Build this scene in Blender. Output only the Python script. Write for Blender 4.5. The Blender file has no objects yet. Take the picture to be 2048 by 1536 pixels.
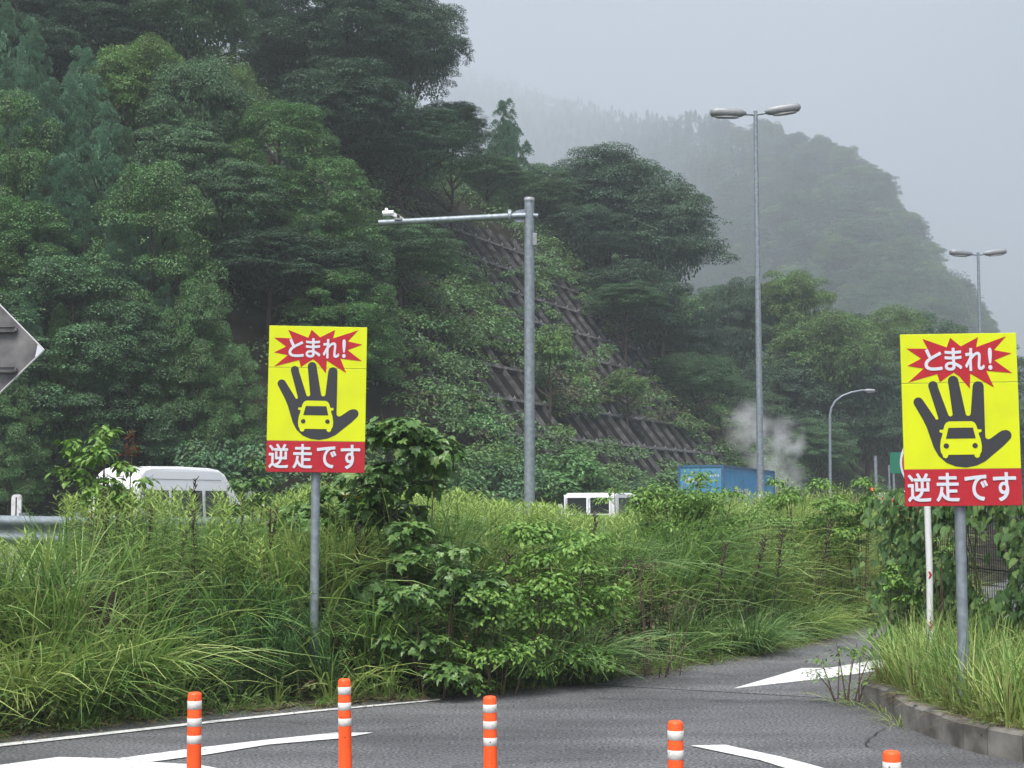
import bpy, bmesh, math, random
import numpy as np
from mathutils import Vector, Matrix, noise as mnoise

scene = bpy.context.scene
COL = scene.collection
R = math.radians
RNG = np.random.default_rng(7)
random.seed(7)

# ------------------------------------------------------------------ camera
FPX = 3000.0
PITCH = math.atan(242 / FPX)
HC = 1.75
cam_d = bpy.data.cameras.new("camera")
cam = bpy.data.objects.new("camera", cam_d)
COL.objects.link(cam)
cam.location = (0, 0, HC)
cam.rotation_euler = (math.pi / 2 + PITCH, 0, 0)
cam_d.sensor_width = 36
cam_d.lens = 36 * FPX / 2048
cam_d.clip_start = 0.1
cam_d.clip_end = 6000
scene.camera = cam

# ------------------------------------------------------------------ sky, sun, exposure
SUN_EL, SUN_AZ = R(62), R(200)          # azimuth clockwise from +Y: behind the camera, a little left
world = bpy.data.worlds.new("World")
scene.world = world
world.use_nodes = True
wn = world.node_tree
wn.nodes.clear()
sky = wn.nodes.new("ShaderNodeTexSky")
sky.sky_type = 'NISHITA'
sky.sun_disc = False
sky.sun_elevation = SUN_EL
sky.sun_rotation = SUN_AZ
sky.air_density = 1.0
sky.dust_density = 5.0
sky.ozone_density = 1.0
hs = wn.nodes.new("ShaderNodeHueSaturation")
hs.inputs["Saturation"].default_value = 0.58
bg = wn.nodes.new("ShaderNodeBackground")
bg.inputs["Strength"].default_value = 0.075
wo = wn.nodes.new("ShaderNodeOutputWorld")
wn.links.new(sky.outputs[0], hs.inputs["Color"])
wn.links.new(hs.outputs[0], bg.inputs[0])
wn.links.new(bg.outputs[0], wo.inputs[0])
sd = bpy.data.lights.new("sun", 'SUN')
sd.energy = 1.5
sd.angle = R(22)
sd.color = (1.0, 0.97, 0.92)
so = bpy.data.objects.new("sun", sd)
COL.objects.link(so)
sdir = Vector((math.sin(SUN_AZ) * math.cos(SUN_EL), math.cos(SUN_AZ) * math.cos(SUN_EL), math.sin(SUN_EL)))
so.rotation_euler = sdir.to_track_quat('Z', 'Y').to_euler()
scene.view_settings.view_transform = 'Standard'
scene.view_settings.look = 'None'
scene.view_settings.exposure = 1.42
scene.view_settings.gamma = 1.0
scene.render.engine = 'CYCLES'
scene.cycles.max_bounces = 6
scene.cycles.diffuse_bounces = 2
scene.cycles.glossy_bounces = 2
scene.cycles.transmission_bounces = 4
scene.cycles.transparent_max_bounces = 8
scene.cycles.volume_bounces = 2
scene.cycles.use_denoising = True
HAZE_DENSITY = 0.001

# ------------------------------------------------------------------ pixel helpers (2048 x 1536 photograph)
CP, SP = math.cos(PITCH), math.sin(PITCH)
def ray(px, py):
    u, v = (px - 1024) / FPX, (768 - py) / FPX
    return Vector((u, CP - v * SP, SP + v * CP))
def P(px, py, D):
    d = ray(px, py)
    return Vector((0, 0, HC)) + d * (D / d.y)
def G(px, py, z=0.0):
    d = ray(px, py)
    return Vector((0, 0, HC)) + d * ((z - HC) / d.z)
def proj(p):
    """world points (n,3) -> pixels (n,2)"""
    p = np.asarray(p, float)
    x, y, z = p[:, 0], p[:, 1], p[:, 2] - HC
    f = y * CP + z * SP
    v = (-y * SP + z * CP) / f
    return np.stack([1024 + FPX * x / f, 768 - FPX * v], 1)
def in_poly(pts, poly):
    poly = np.asarray(poly, float)
    x, y = pts[:, 0], pts[:, 1]
    ins = np.zeros(len(pts), bool)
    j = len(poly) - 1
    for i in range(len(poly)):
        xi, yi = poly[i]; xj, yj = poly[j]
        c = ((yi > y) != (yj > y)) & (x < (xj - xi) * (y - yi) / (yj - yi + 1e-12) + xi)
        ins ^= c
        j = i
    return ins

# ------------------------------------------------------------------ object helpers
def tag(o, label=None, cat=None, group=None, kind=None):
    if label: o["label"] = label
    if cat: o["category"] = cat
    if group: o["group"] = group
    if kind: o["kind"] = kind
    return o
def empty(name, loc, rotz=0.0):
    o = bpy.data.objects.new(name, None)
    o.empty_display_size = 0.1
    o.location = loc
    o.rotation_euler = (0, 0, rotz)
    COL.objects.link(o)
    return o
class MB:
    """collects geometry, builds ONE mesh object"""
    def __init__(s):
        s.V, s.F, s.n = [], [], 0
    def add(s, verts, faces, mat=0, smooth=False):
        verts = np.asarray(verts, np.float32).reshape(-1, 3)
        if isinstance(faces, np.ndarray):
            groups = [faces]
        else:
            by = {}
            for f in faces: by.setdefault(len(f), []).append(f)
            groups = [np.asarray(g, np.int64) for g in by.values()]
        for g in groups:
            if len(g): s.F.append((g.astype(np.int64) + s.n, mat, smooth))
        s.V.append(verts); s.n += len(verts)
        return s
    def box(s, c, size, mat=0, rot=None):
        x, y, z = [a / 2 for a in size]
        v = np.array([(-x,-y,-z),(x,-y,-z),(x,y,-z),(-x,y,-z),(-x,-y,z),(x,-y,z),(x,y,z),(-x,y,z)], float)
        if rot is not None: v = v @ np.array(rot.to_3x3()).T
        v = v + np.array(c, float)
        return s.add(v, np.array([(0,3,2,1),(4,5,6,7),(0,1,5,4),(1,2,6,5),(2,3,7,6),(3,0,4,7)]), mat)
    def tube(s, pts, rad, n=10, mat=0, caps=True):
        pts = [Vector(p) for p in pts]
        if not hasattr(rad, '__len__'): rad = [rad] * len(pts)
        V = []
        prev = None
        for i, p in enumerate(pts):
            t = (pts[min(i + 1, len(pts) - 1)] - pts[max(i - 1, 0)]).normalized()
            a = prev if prev is not None else (Vector((0, 1, 0)) if abs(t.z) > 0.7 else Vector((0, 0, 1)))
            a = (a - t * a.dot(t)).normalized(); prev = a
            b = t.cross(a)
            for k in range(n):
                q = 2 * math.pi * k / n
                V.append(p + (a * math.cos(q) + b * math.sin(q)) * rad[i])
        F = [(i*n+k, i*n+(k+1) % n, (i+1)*n+(k+1) % n, (i+1)*n+k) for i in range(len(pts)-1) for k in range(n)]
        s.add([tuple(v) for v in V], F, mat, True)
        if caps:
            m = len(pts) - 1
            s.add([tuple(v) for v in V[:n]], [tuple(reversed(range(n)))], mat)
            s.add([tuple(v) for v in V[m*n:]], [tuple(range(n))], mat)
        return s
    def lathe(s, prof, n=20, mat=0, c=(0, 0, 0)):
        V = [(c[0] + r*math.cos(2*math.pi*k/n), c[1] + r*math.sin(2*math.pi*k/n), c[2] + z) for r, z in prof for k in range(n)]
        F = [(i*n+k, i*n+(k+1) % n, (i+1)*n+(k+1) % n, (i+1)*n+k) for i in range(len(prof)-1) for k in range(n)]
        return s.add(V, F, mat, True)
    def prism(s, poly, y0, y1, mat=0):
        """2-D polygon in x,z extruded along y from y0 (front) to y1"""
        n = len(poly)
        V = [(p[0], y0, p[1]) for p in poly] + [(p[0], y1, p[1]) for p in poly]
        F = [tuple(range(n)), tuple(reversed(range(n, 2*n)))] + [(i, n+i, n+(i+1) % n, (i+1) % n) for i in range(n)]
        return s.add(V, F, mat)
    def mesh(s, name, mats):
        me = bpy.data.meshes.new(name)
        V = np.concatenate(s.V) if s.V else np.zeros((0, 3), np.float32)
        me.vertices.add(len(V)); me.vertices.foreach_set("co", V.ravel())
        loops = np.concatenate([g.ravel() for g, m, sm in s.F])
        cnt = np.concatenate([np.full(len(g), g.shape[1]) for g, m, sm in s.F])
        mi = np.concatenate([np.full(len(g), m) for g, m, sm in s.F])
        sm_ = np.concatenate([np.full(len(g), sm, bool) for g, m, sm in s.F])
        me.loops.add(len(loops)); me.loops.foreach_set("vertex_index", loops.astype(np.int32))
        me.polygons.add(len(cnt))
        st = np.zeros(len(cnt), np.int32); st[1:] = np.cumsum(cnt)[:-1]
        me.polygons.foreach_set("loop_start", st)
        me.polygons.foreach_set("material_index", mi.astype(np.int32))
        me.polygons.foreach_set("use_smooth", sm_)
        for m in (mats if isinstance(mats, (list, tuple)) else [mats]): me.materials.append(m)
        me.update(calc_edges=True)
        return me
    def build(s, name, mats, parent=None, loc=None, bevel=0.0):
        o = bpy.data.objects.new(name, s.mesh(name, mats))
        COL.objects.link(o)
        if parent is not None: o.parent = parent
        if loc is not None: o.location = loc
        if bevel:
            m = o.modifiers.new("bevel", 'BEVEL'); m.width = bevel; m.segments = 2; m.limit_method = 'ANGLE'
        return o
def link_mesh(name, me, parent=None, loc=(0, 0, 0), scale=(1, 1, 1), rz=0):
    o = bpy.data.objects.new(name, me)
    COL.objects.link(o)
    if parent is not None: o.parent = parent
    o.location = loc; o.scale = scale; o.rotation_euler = (0, 0, rz)
    return o

# ------------------------------------------------------------------ materials
def newmat(name):
    m = bpy.data.materials.new(name); m.use_nodes = True
    nt = m.node_tree
    b = nt.nodes["Principled BSDF"]
    return m, nt, b
def plain(name, col, rough=0.5, metal=0.0, spec=0.5, var=0.0, scale=8.0, bump=0.0, col2=None, thr=(0.4, 0.65)):
    m, nt, b = newmat(name)
    b.inputs["Roughness"].default_value = rough
    b.inputs["Metallic"].default_value = metal
    b.inputs["Specular IOR Level"].default_value = spec
    b.inputs["Base Color"].default_value = (*col, 1)
    if var or bump or col2:
        tc = nt.nodes.new("ShaderNodeTexCoord")
        nz = nt.nodes.new("ShaderNodeTexNoise")
        nz.inputs["Scale"].default_value = scale
        nz.inputs["Detail"].default_value = 6
        nt.links.new(tc.outputs["Object"], nz.inputs["Vector"])
        rp = nt.nodes.new("ShaderNodeValToRGB")
        rp.color_ramp.elements[0].position, rp.color_ramp.elements[1].position = thr
        c2 = col2 if col2 else tuple(min(1, c * (1 + var)) for c in col)
        c1 = col if col2 else tuple(c * (1 - var) for c in col)
        rp.color_ramp.elements[0].color = (*c1, 1)
        rp.color_ramp.elements[1].color = (*c2, 1)
        nt.links.new(nz.outputs["Fac"], rp.inputs[0])
        nt.links.new(rp.outputs[0], b.inputs["Base Color"])
        if bump:
            bp = nt.nodes.new("ShaderNodeBump"); bp.inputs["Strength"].default_value = bump
            bp.inputs["Distance"].default_value = 0.02
            nt.links.new(nz.outputs["Fac"], bp.inputs["Height"])
            nt.links.new(bp.outputs[0], b.inputs["Normal"])
    return m
def leafmat(name, cols, rough=0.5, trans=0.25, objvar=0.18, spec=0.35, patch=0.0):
    m, nt, b = newmat(name)
    out = nt.nodes["Material Output"]
    ge = nt.nodes.new("ShaderNodeNewGeometry")
    rp = nt.nodes.new("ShaderNodeValToRGB")
    el = rp.color_ramp.elements
    el[0].position = 0; el[0].color = (*cols[0], 1)
    el[1].position = 1; el[1].color = (*cols[-1], 1)
    for i, c in enumerate(cols[1:-1]):
        e = el.new((i + 1) / (len(cols) - 1)); e.color = (*c, 1)
    nt.links.new(ge.outputs["Random Per Island"], rp.inputs[0])
    oi = nt.nodes.new("ShaderNodeObjectInfo")
    mr = nt.nodes.new("ShaderNodeMapRange")
    mr.inputs["To Min"].default_value = 1 - objvar; mr.inputs["To Max"].default_value = 1 + objvar
    nt.links.new(oi.outputs["Random"], mr.inputs["Value"])
    h = nt.nodes.new("ShaderNodeHueSaturation")
    nt.links.new(rp.outputs[0], h.inputs["Color"])
    val = mr.outputs[0]
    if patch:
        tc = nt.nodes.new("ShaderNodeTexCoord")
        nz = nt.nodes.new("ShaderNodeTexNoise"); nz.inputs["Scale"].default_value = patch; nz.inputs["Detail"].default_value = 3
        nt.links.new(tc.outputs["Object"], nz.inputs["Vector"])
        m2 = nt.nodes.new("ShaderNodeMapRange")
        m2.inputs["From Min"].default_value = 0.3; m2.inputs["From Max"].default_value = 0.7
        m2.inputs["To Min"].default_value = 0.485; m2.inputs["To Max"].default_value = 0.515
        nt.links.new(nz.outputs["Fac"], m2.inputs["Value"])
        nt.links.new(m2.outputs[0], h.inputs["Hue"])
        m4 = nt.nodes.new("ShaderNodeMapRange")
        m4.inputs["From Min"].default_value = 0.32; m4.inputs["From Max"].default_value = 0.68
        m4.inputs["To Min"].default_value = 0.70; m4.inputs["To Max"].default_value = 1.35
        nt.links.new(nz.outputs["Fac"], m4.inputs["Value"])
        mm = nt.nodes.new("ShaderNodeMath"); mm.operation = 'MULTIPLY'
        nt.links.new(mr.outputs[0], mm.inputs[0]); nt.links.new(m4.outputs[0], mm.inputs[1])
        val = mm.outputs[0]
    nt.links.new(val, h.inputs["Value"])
    nt.links.new(h.outputs[0], b.inputs["Base Color"])
    b.inputs["Roughness"].default_value = rough
    b.inputs["Specular IOR Level"].default_value = spec
    tr = nt.nodes.new("ShaderNodeBsdfTranslucent")
    nt.links.new(h.outputs[0], tr.inputs["Color"])
    mx = nt.nodes.new("ShaderNodeMixShader"); mx.inputs[0].default_value = trans
    nt.links.new(b.outputs[0], mx.inputs[1]); nt.links.new(tr.outputs[0], mx.inputs[2])
    nt.links.new(mx.outputs[0], out.inputs[0])
    return m

M = {}
M['galv'] = plain('galvanised_steel', (0.24, 0.28, 0.32), 0.5, 0.35, 0.5, 0.16, 14)
M['lampgrey'] = plain('lamp_grey', (0.26, 0.28, 0.30), 0.5, 0.2, 0.5, 0.08, 10)
M['glass_lens'] = plain('lamp_lens', (0.55, 0.56, 0.56), 0.15)
M['yellow'] = plain('sign_yellow', (0.63, 0.71, 0.004), 0.45, 0, 0.4, col2=(0.55, 0.62, 0.012), scale=3.5, thr=(0.45, 0.8))
M['red'] = plain('sign_red', (0.42, 0.014, 0.026), 0.45, 0, 0.4, 0.06, 30)
M['ink'] = plain('sign_black', (0.035, 0.036, 0.042), 0.5, 0, 0.4)
M['white'] = plain('sign_white', (0.60, 0.63, 0.70), 0.45, 0, 0.4)
M['alu'] = plain('weathered_sign_back', (0.085, 0.085, 0.092), 0.65, 0.2, 0.4, col2=(0.24, 0.24, 0.24), scale=5, thr=(0.35, 0.8))
M['aluedge'] = plain('sign_edge', (0.5, 0.5, 0.52), 0.5, 0.3)
M['orange'] = plain('bollard_orange', (0.93, 0.105, 0.018), 0.45, 0, 0.4, col2=(0.75, 0.075, 0.016), scale=14, thr=(0.5, 0.8))
M['reflect'] = plain('reflective_white', (0.62, 0.62, 0.60), 0.4, 0, 0.4, col2=(0.42, 0.42, 0.41), scale=40, thr=(0.55, 0.8))
M['scuff'] = plain('black_scuff', (0.02, 0.02, 0.02), 0.8)
M['vanwhite'] = plain('van_white_paint', (0.78, 0.80, 0.83), 0.25)
M['carglass'] = plain('dark_glass', (0.015, 0.018, 0.02), 0.06, 0, 0.6)
M['tyre'] = plain('tyre', (0.02, 0.02, 0.02), 0.85)
M['trim'] = plain('black_trim', (0.03, 0.03, 0.03), 0.6)
M['lampred'] = plain('tail_lamp', (0.4, 0.01, 0.01), 0.2)
M['cblue'] = plain('container_blue', (0.05, 0.26, 0.50), 0.5, 0, 0.4, col2=(0.10, 0.32, 0.52), scale=1.2)
M['rust'] = plain('rust', (0.09, 0.045, 0.03), 0.8, 0, 0.3, 0.4, 20)
M['firered'] = plain('fire_red', (0.42, 0.012, 0.014), 0.3)
M['silver'] = plain('silver_tank', (0.55, 0.56, 0.58), 0.25, 0.8)
M['bark'] = plain('bark', (0.065, 0.05, 0.04), 0.9, 0, 0.2, 0.35, 12, 0.5)
M['palebark'] = plain('pale_bark', (0.22, 0.20, 0.17), 0.9, 0, 0.2, 0.25, 12, 0.5)
M['stem'] = plain('green_stem', (0.10, 0.12, 0.035), 0.7)
M['deadstem'] = plain('dead_stem', (0.05, 0.035, 0.028), 0.9)
M['twig'] = plain('brown_twig', (0.10, 0.065, 0.05), 0.9)
M['soil'] = plain('soil', (0.045, 0.038, 0.026), 0.95, 0, 0.1, 0.4, 1.5, 0.4)
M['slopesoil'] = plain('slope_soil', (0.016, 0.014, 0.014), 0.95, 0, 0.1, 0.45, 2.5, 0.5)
M['concbeam'] = plain('weathered_beam', (0.055, 0.054, 0.056), 0.9, 0, 0.2, col2=(0.17, 0.17, 0.175), scale=3, thr=(0.42, 0.75))
M['anchor'] = plain('anchor_metal', (0.30, 0.31, 0.33), 0.6, 0.2)
M['kerb'] = plain('kerb_concrete', (0.24, 0.235, 0.22), 0.9, 0, 0.2, col2=(0.10, 0.095, 0.085), scale=3.5, bump=0.5, thr=(0.36, 0.62))
M['wire'] = plain('fence_wire', (0.02, 0.02, 0.02), 0.6)
M['poleWhite'] = plain('white_pole', (0.66, 0.68, 0.70), 0.5, 0, 0.4, col2=(0.38, 0.36, 0.33), scale=9, thr=(0.58, 0.75))
M['green_sign'] = plain('green_sign', (0.005, 0.16, 0.09), 0.5)
M['flower'] = plain('lily_petal', (0.85, 0.42, 0.02), 0.5)
M['deadleaf'] = leafmat('dead_leaf', [(0.16, 0.05, 0.025), (0.10, 0.04, 0.02)], 0.7, 0.1)

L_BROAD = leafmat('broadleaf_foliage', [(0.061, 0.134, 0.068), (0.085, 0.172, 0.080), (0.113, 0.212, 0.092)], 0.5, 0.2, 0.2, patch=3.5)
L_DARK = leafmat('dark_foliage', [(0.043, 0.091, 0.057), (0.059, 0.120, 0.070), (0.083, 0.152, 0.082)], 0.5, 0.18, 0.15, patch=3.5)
L_CEDAR = leafmat('cedar_foliage', [(0.065, 0.161, 0.096), (0.097, 0.215, 0.124), (0.137, 0.268, 0.152)], 0.6, 0.15, 0.15, patch=3.0)
L_VINE = leafmat('vine_foliage', [(0.060, 0.147, 0.050), (0.087, 0.192, 0.061), (0.136, 0.263, 0.076)], 0.42, 0.25, 0.15, 0.45, patch=3.5)
L_LIGHT = leafmat('light_foliage', [(0.091, 0.177, 0.056), (0.122, 0.220, 0.066), (0.159, 0.268, 0.076)], 0.5, 0.25, 0.15, patch=3.0)
L_SLOPE = leafmat('slope_foliage', [(0.076, 0.172, 0.063), (0.115, 0.230, 0.083), (0.167, 0.297, 0.106)], 0.45, 0.22, 0.0, 0.45, patch=0.35)
L_SLOPE2 = leafmat('slope_foliage_brown', [(0.085, 0.095, 0.05), (0.105, 0.125, 0.065), (0.14, 0.155, 0.09)], 0.5, 0.2, 0.0)
L_FAR = leafmat('far_foliage', [(0.035, 0.07, 0.038), (0.05, 0.095, 0.048)], 0.6, 0.15, 0.1)
L_GRASS = leafmat('grass_green', [(0.099, 0.210, 0.042), (0.186, 0.325, 0.077), (0.337, 0.487, 0.158)], 0.45, 0.35, 0.0, 0.4)
L_GRASS2 = leafmat('grass_yellow_green', [(0.197, 0.279, 0.058), (0.326, 0.418, 0.114), (0.489, 0.569, 0.221)], 0.45, 0.35, 0.0, 0.4)
L_STRAW = leafmat('dry_straw', [(0.17, 0.12, 0.06), (0.30, 0.23, 0.12), (0.12, 0.085, 0.05)], 0.7, 0.2, 0.0)
L_BLUEGRASS = leafmat('deep_green_grass', [(0.076, 0.173, 0.054), (0.151, 0.277, 0.091), (0.303, 0.425, 0.176)], 0.42, 0.3, 0.0, 0.45)
L_GOLD = leafmat('goldenrod_leaf', [(0.099, 0.197, 0.048), (0.175, 0.308, 0.080), (0.244, 0.383, 0.108)], 0.5, 0.3, 0.0)
L_GOLDTIP = leafmat('goldenrod_young_leaf', [(0.260, 0.394, 0.091), (0.342, 0.467, 0.131)], 0.5, 0.35, 0.0)
L_BIG = leafmat('big_leaf', [(0.067, 0.157, 0.039), (0.101, 0.207, 0.054), (0.168, 0.286, 0.073)], 0.38, 0.25, 0.1, 0.5)
L_KUDZU = leafmat('kudzu_leaf', [(0.056, 0.129, 0.038), (0.095, 0.185, 0.056), (0.168, 0.269, 0.078)], 0.42, 0.25, 0.1, 0.45)
L_BUSH = leafmat('bush_leaf', [(0.090, 0.202, 0.034), (0.140, 0.274, 0.050), (0.213, 0.358, 0.073)], 0.42, 0.28, 0.1, 0.45)
L_TWIG = leafmat('withered_leaf', [(0.075, 0.055, 0.042), (0.11, 0.085, 0.055), (0.10, 0.11, 0.045)], 0.8, 0.1, 0.0)
L_OLIVE = leafmat('olive_undergrowth', [(0.081, 0.127, 0.046), (0.127, 0.185, 0.064), (0.175, 0.220, 0.082)], 0.55, 0.25, 0.0)
L_FEATHER = leafmat('feathery_leaf', [(0.044, 0.124, 0.035), (0.065, 0.168, 0.049), (0.095, 0.212, 0.065)], 0.5, 0.25, 0.0)

def asphalt(name, c1, c2, speck):
    m, nt, b = newmat(name)
    tc = nt.nodes.new("ShaderNodeTexCoord")
    n1 = nt.nodes.new("ShaderNodeTexNoise"); n1.inputs["Scale"].default_value = 0.5; n1.inputs["Detail"].default_value = 5
    n2 = nt.nodes.new("ShaderNodeTexNoise"); n2.inputs["Scale"].default_value = speck; n2.inputs["Detail"].default_value = 2
    n3 = nt.nodes.new("ShaderNodeTexNoise"); n3.inputs["Scale"].default_value = 1.0; n3.inputs["Detail"].default_value = 6
    mp = nt.nodes.new("ShaderNodeMapping"); mp.inputs["Scale"].default_value = (0.45, 1.5, 1)
    mp.inputs["Rotation"].default_value = (0, 0, R(-20))
    nt.links.new(tc.outputs["Object"], n1.inputs["Vector"]); nt.links.new(tc.outputs["Object"], n2.inputs["Vector"])
    nt.links.new(tc.outputs["Object"], mp.inputs["Vector"]); nt.links.new(mp.outputs[0], n3.inputs["Vector"])
    r1 = nt.nodes.new("ShaderNodeValToRGB"); r1.color_ramp.elements[0].color = (*c1, 1); r1.color_ramp.elements[1].color = (*c2, 1)
    r1.color_ramp.elements[0].position = 0.40; r1.color_ramp.elements[1].position = 0.58
    nt.links.new(n1.outputs[0], r1.inputs[0])
    r2 = nt.nodes.new("ShaderNodeValToRGB"); r2.color_ramp.elements[0].color = (0.35, 0.35, 0.35, 1); r2.color_ramp.elements[1].color = (1.8, 1.8, 1.8, 1)
    r2.color_ramp.elements[0].position = 0.36; r2.color_ramp.elements[1].position = 0.66
    nt.links.new(n2.outputs[0], r2.inputs[0])
    r3 = nt.nodes.new("ShaderNodeValToRGB"); r3.color_ramp.elements[0].color = (0.74, 0.74, 0.75, 1); r3.color_ramp.elements[1].color = (1.16, 1.16, 1.16, 1)
    r3.color_ramp.elements[0].position = 0.38; r3.color_ramp.elements[1].position = 0.6
    nt.links.new(n3.outputs[0], r3.inputs[0])
    mx = nt.nodes.new("ShaderNodeMixRGB"); mx.blend_type = 'MULTIPLY'; mx.inputs[0].default_value = 1
    nt.links.new(r1.outputs[0], mx.inputs[1]); nt.links.new(r2.outputs[0], mx.inputs[2])
    mx2 = nt.nodes.new("ShaderNodeMixRGB"); mx2.blend_type = 'MULTIPLY'; mx2.inputs[0].default_value = 1
    nt.links.new(mx.outputs[0], mx2.inputs[1]); nt.links.new(r3.outputs[0], mx2.inputs[2])
    nt.links.new(mx2.outputs[0], b.inputs["Base Color"])
    b.inputs["Roughness"].default_value = 0.75
    bp = nt.nodes.new("ShaderNodeBump"); bp.inputs["Strength"].default_value = 0.6; bp.inputs["Distance"].default_value = 0.008
    nt.links.new(n2.outputs[0], bp.inputs["Height"]); nt.links.new(bp.outputs[0], b.inputs["Normal"])
    return m
M['asphalt'] = asphalt('asphalt_near', (0.074, 0.077, 0.083), (0.098, 0.101, 0.108), 42)
M['asphalt2'] = asphalt('asphalt_ramp', (0.088, 0.091, 0.098), (0.114, 0.117, 0.124), 40)
def paintmat():
    m, nt, b = newmat('road_paint')
    tc = nt.nodes.new("ShaderNodeTexCoord")
    n1 = nt.nodes.new("ShaderNodeTexNoise"); n1.inputs["Scale"].default_value = 22; n1.inputs["Detail"].default_value = 8; n1.inputs["Roughness"].default_value = 0.7
    nt.links.new(tc.outputs["Object"], n1.inputs["Vector"])
    r = nt.nodes.new("ShaderNodeValToRGB")
    r.color_ramp.elements[0].position = 0.50; r.color_ramp.elements[0].color = (0.66, 0.67, 0.68, 1)
    r.color_ramp.elements[1].position = 0.70; r.color_ramp.elements[1].color = (0.20, 0.20, 0.20, 1)
    nt.links.new(n1.outputs[0], r.inputs[0]); nt.links.new(r.outputs[0], b.inputs["Base Color"])
    b.inputs["Roughness"].default_value = 0.7
    return m
M['paint'] = paintmat()

# ------------------------------------------------------------------ terrain functions
EB_PX = [(-900, 1545), (-400, 1512), (0, 1470), (200, 1445), (370, 1427), (640, 1408), (760, 1397), (900, 1384), (1100, 1368), (1250, 1350), (1400, 1325), (1560, 1294), (1680, 1262), (1770, 1240)]
EB = [G(*p).to_2d() for p in EB_PX] + [Vector((8.2, 28)), Vector((13, 38)), Vector((24, 60)), Vector((50, 110))]
EB = np.array([tuple(v) for v in EB])
HB = np.array([(-120, 22), (-60, 34), (-30, 41), (-14, 45.5), (-6, 47.5), (-0.3, 51.65), (3.1, 58.9), (28.5, 113.3), (48, 142), (95, 172), (200, 205)], float)
def sdist(pts, line):
    """signed distance to polyline, positive on its left-hand side"""
    best = np.full(len(pts), 1e9); sg = np.zeros(len(pts)); tt = np.zeros(len(pts))
    acc = 0.0
    for a, b in zip(line[:-1], line[1:]):
        d = b - a; L = np.hypot(*d)
        t = np.clip(((pts - a) @ d) / (L * L), 0, 1)
        q = a + t[:, None] * d
        r = pts - q
        dist = np.hypot(r[:, 0], r[:, 1])
        cr = d[0] * (pts[:, 1] - a[1]) - d[1] * (pts[:, 0] - a[0])
        m = dist < best - 1e-9
        best[m] = dist[m]; sg[m] = np.sign(cr[m]); tt[m] = acc + t[m] * L
        acc += L
    return best * np.where(sg == 0, 1, sg), tt
def sstep(x):
    x = np.clip(x, 0, 1); return x * x * (3 - 2 * x)
def terrain(x, y):
    x = np.atleast_1d(np.asarray(x, float)); y = np.atleast_1d(np.asarray(y, float))
    pts = np.stack([x, y], 1)
    e, _ = sdist(pts, EB)
    h, _ = sdist(pts, HB)
    z = -0.03 + np.where(e > 0, 0.93 * sstep((e - 0.05) / 1.7) - 0.50 * sstep((e - 5) / 6), 0)
    hh = np.clip(h, 0, None)
    hill = 1.28 * np.clip(hh, 0, 13) + 0.7 * np.clip(hh - 13, 0, 10) + 0.12 * np.clip(hh - 23, 0, 30)
    capz = 30 - 17 * sstep((y - 92) / 30)
    hill = np.where(hill > capz - 4, capz - 4 + 4 * (1 - np.exp(-(hill - capz + 4) / 4)), hill)
    bump = 0.35 * np.sin(x * 0.7 + y * 0.3) * np.sin(y * 0.55 - x * 0.2) * np.clip((hh - 14) / 6, 0, 1)
    return z + hill + bump
def tz(x, y): return float(terrain(x, y)[0])
def hit(px, py, y0=30.0, y1=170.0):
    """where the view ray meets the hillside"""
    ys = np.arange(y0, y1, 0.25)
    d = ray(px, py)
    X = d.x / d.y * ys; Z = HC + d.z / d.y * ys
    t = terrain(X, ys)
    k = np.nonzero(t >= Z)[0]
    return float(ys[k[0]]) if len(k) else None

# ------------------------------------------------------------------ ground
def grid(x0, x1, y0, y1, step, mat, name):
    xs = np.arange(x0, x1 + 1e-6, step); ys = np.arange(y0, y1 + 1e-6, step)
    X, Y = np.meshgrid(xs, ys)
    Z = terrain(X.ravel(), Y.ravel())
    nx, ny = len(xs), len(ys)
    i = (np.arange(ny - 1)[:, None] * nx + np.arange(nx - 1)[None]).ravel()
    F = np.stack([i, i + 1, i + nx + 1, i + nx], 1)
    mb = MB(); mb.add(np.stack([X.ravel(), Y.ravel(), Z], 1), F, 0, True)
    return mb.build(name, mat)
g = grid(-130, 150, -40, 176, 0.8, plain('forest_soil', (0.026, 0.024, 0.017), 0.95, 0, 0.1, 0.4, 1.5, 0.4), 'ground')
tag(g, kind='structure')
mb = MB()
mb.box((60, 1260, -2.0), (1000, 2650, 1.0))
tag(mb.build('terrain', M['soil']), kind='structure')

def sheet(poly, z, name, mat):
    mb = MB(); n = len(poly)
    mb.add([(p[0], p[1], z) for p in poly], [tuple(range(n))])
    return tag(mb.build(name, mat), kind='structure')
def ccw(poly):
    a = sum(poly[i][0] * poly[(i+1) % len(poly)][1] - poly[(i+1) % len(poly)][0] * poly[i][1] for i in range(len(poly)))
    return poly if a > 0 else poly[::-1]
seamL, seamR = G(1180, 1398), G(1790, 1404)
ebl = [tuple(p + np.array([-0.25, 0.3])) for p in EB]
near_edge = [p for p in ebl if p[0] < seamL.x - 0.4]
sl = (seamL.x - 0.15, 14.95)
road_near = ccw([(-40, -38), (45, -38), (45, 12.6), (seamR.x, seamR.y)] + [sl] + near_edge[::-1])
road_far = ccw([sl, (seamR.x, seamR.y), (45, 12.6), (90, 60), (90, 118)] + [p for p in ebl if p[0] > seamL.x + 0.2][::-1])
sheet(road_near, 0.0, 'road', M['asphalt'])
sheet(road_far, 0.004, 'ramp_road', M['asphalt2'])
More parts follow.
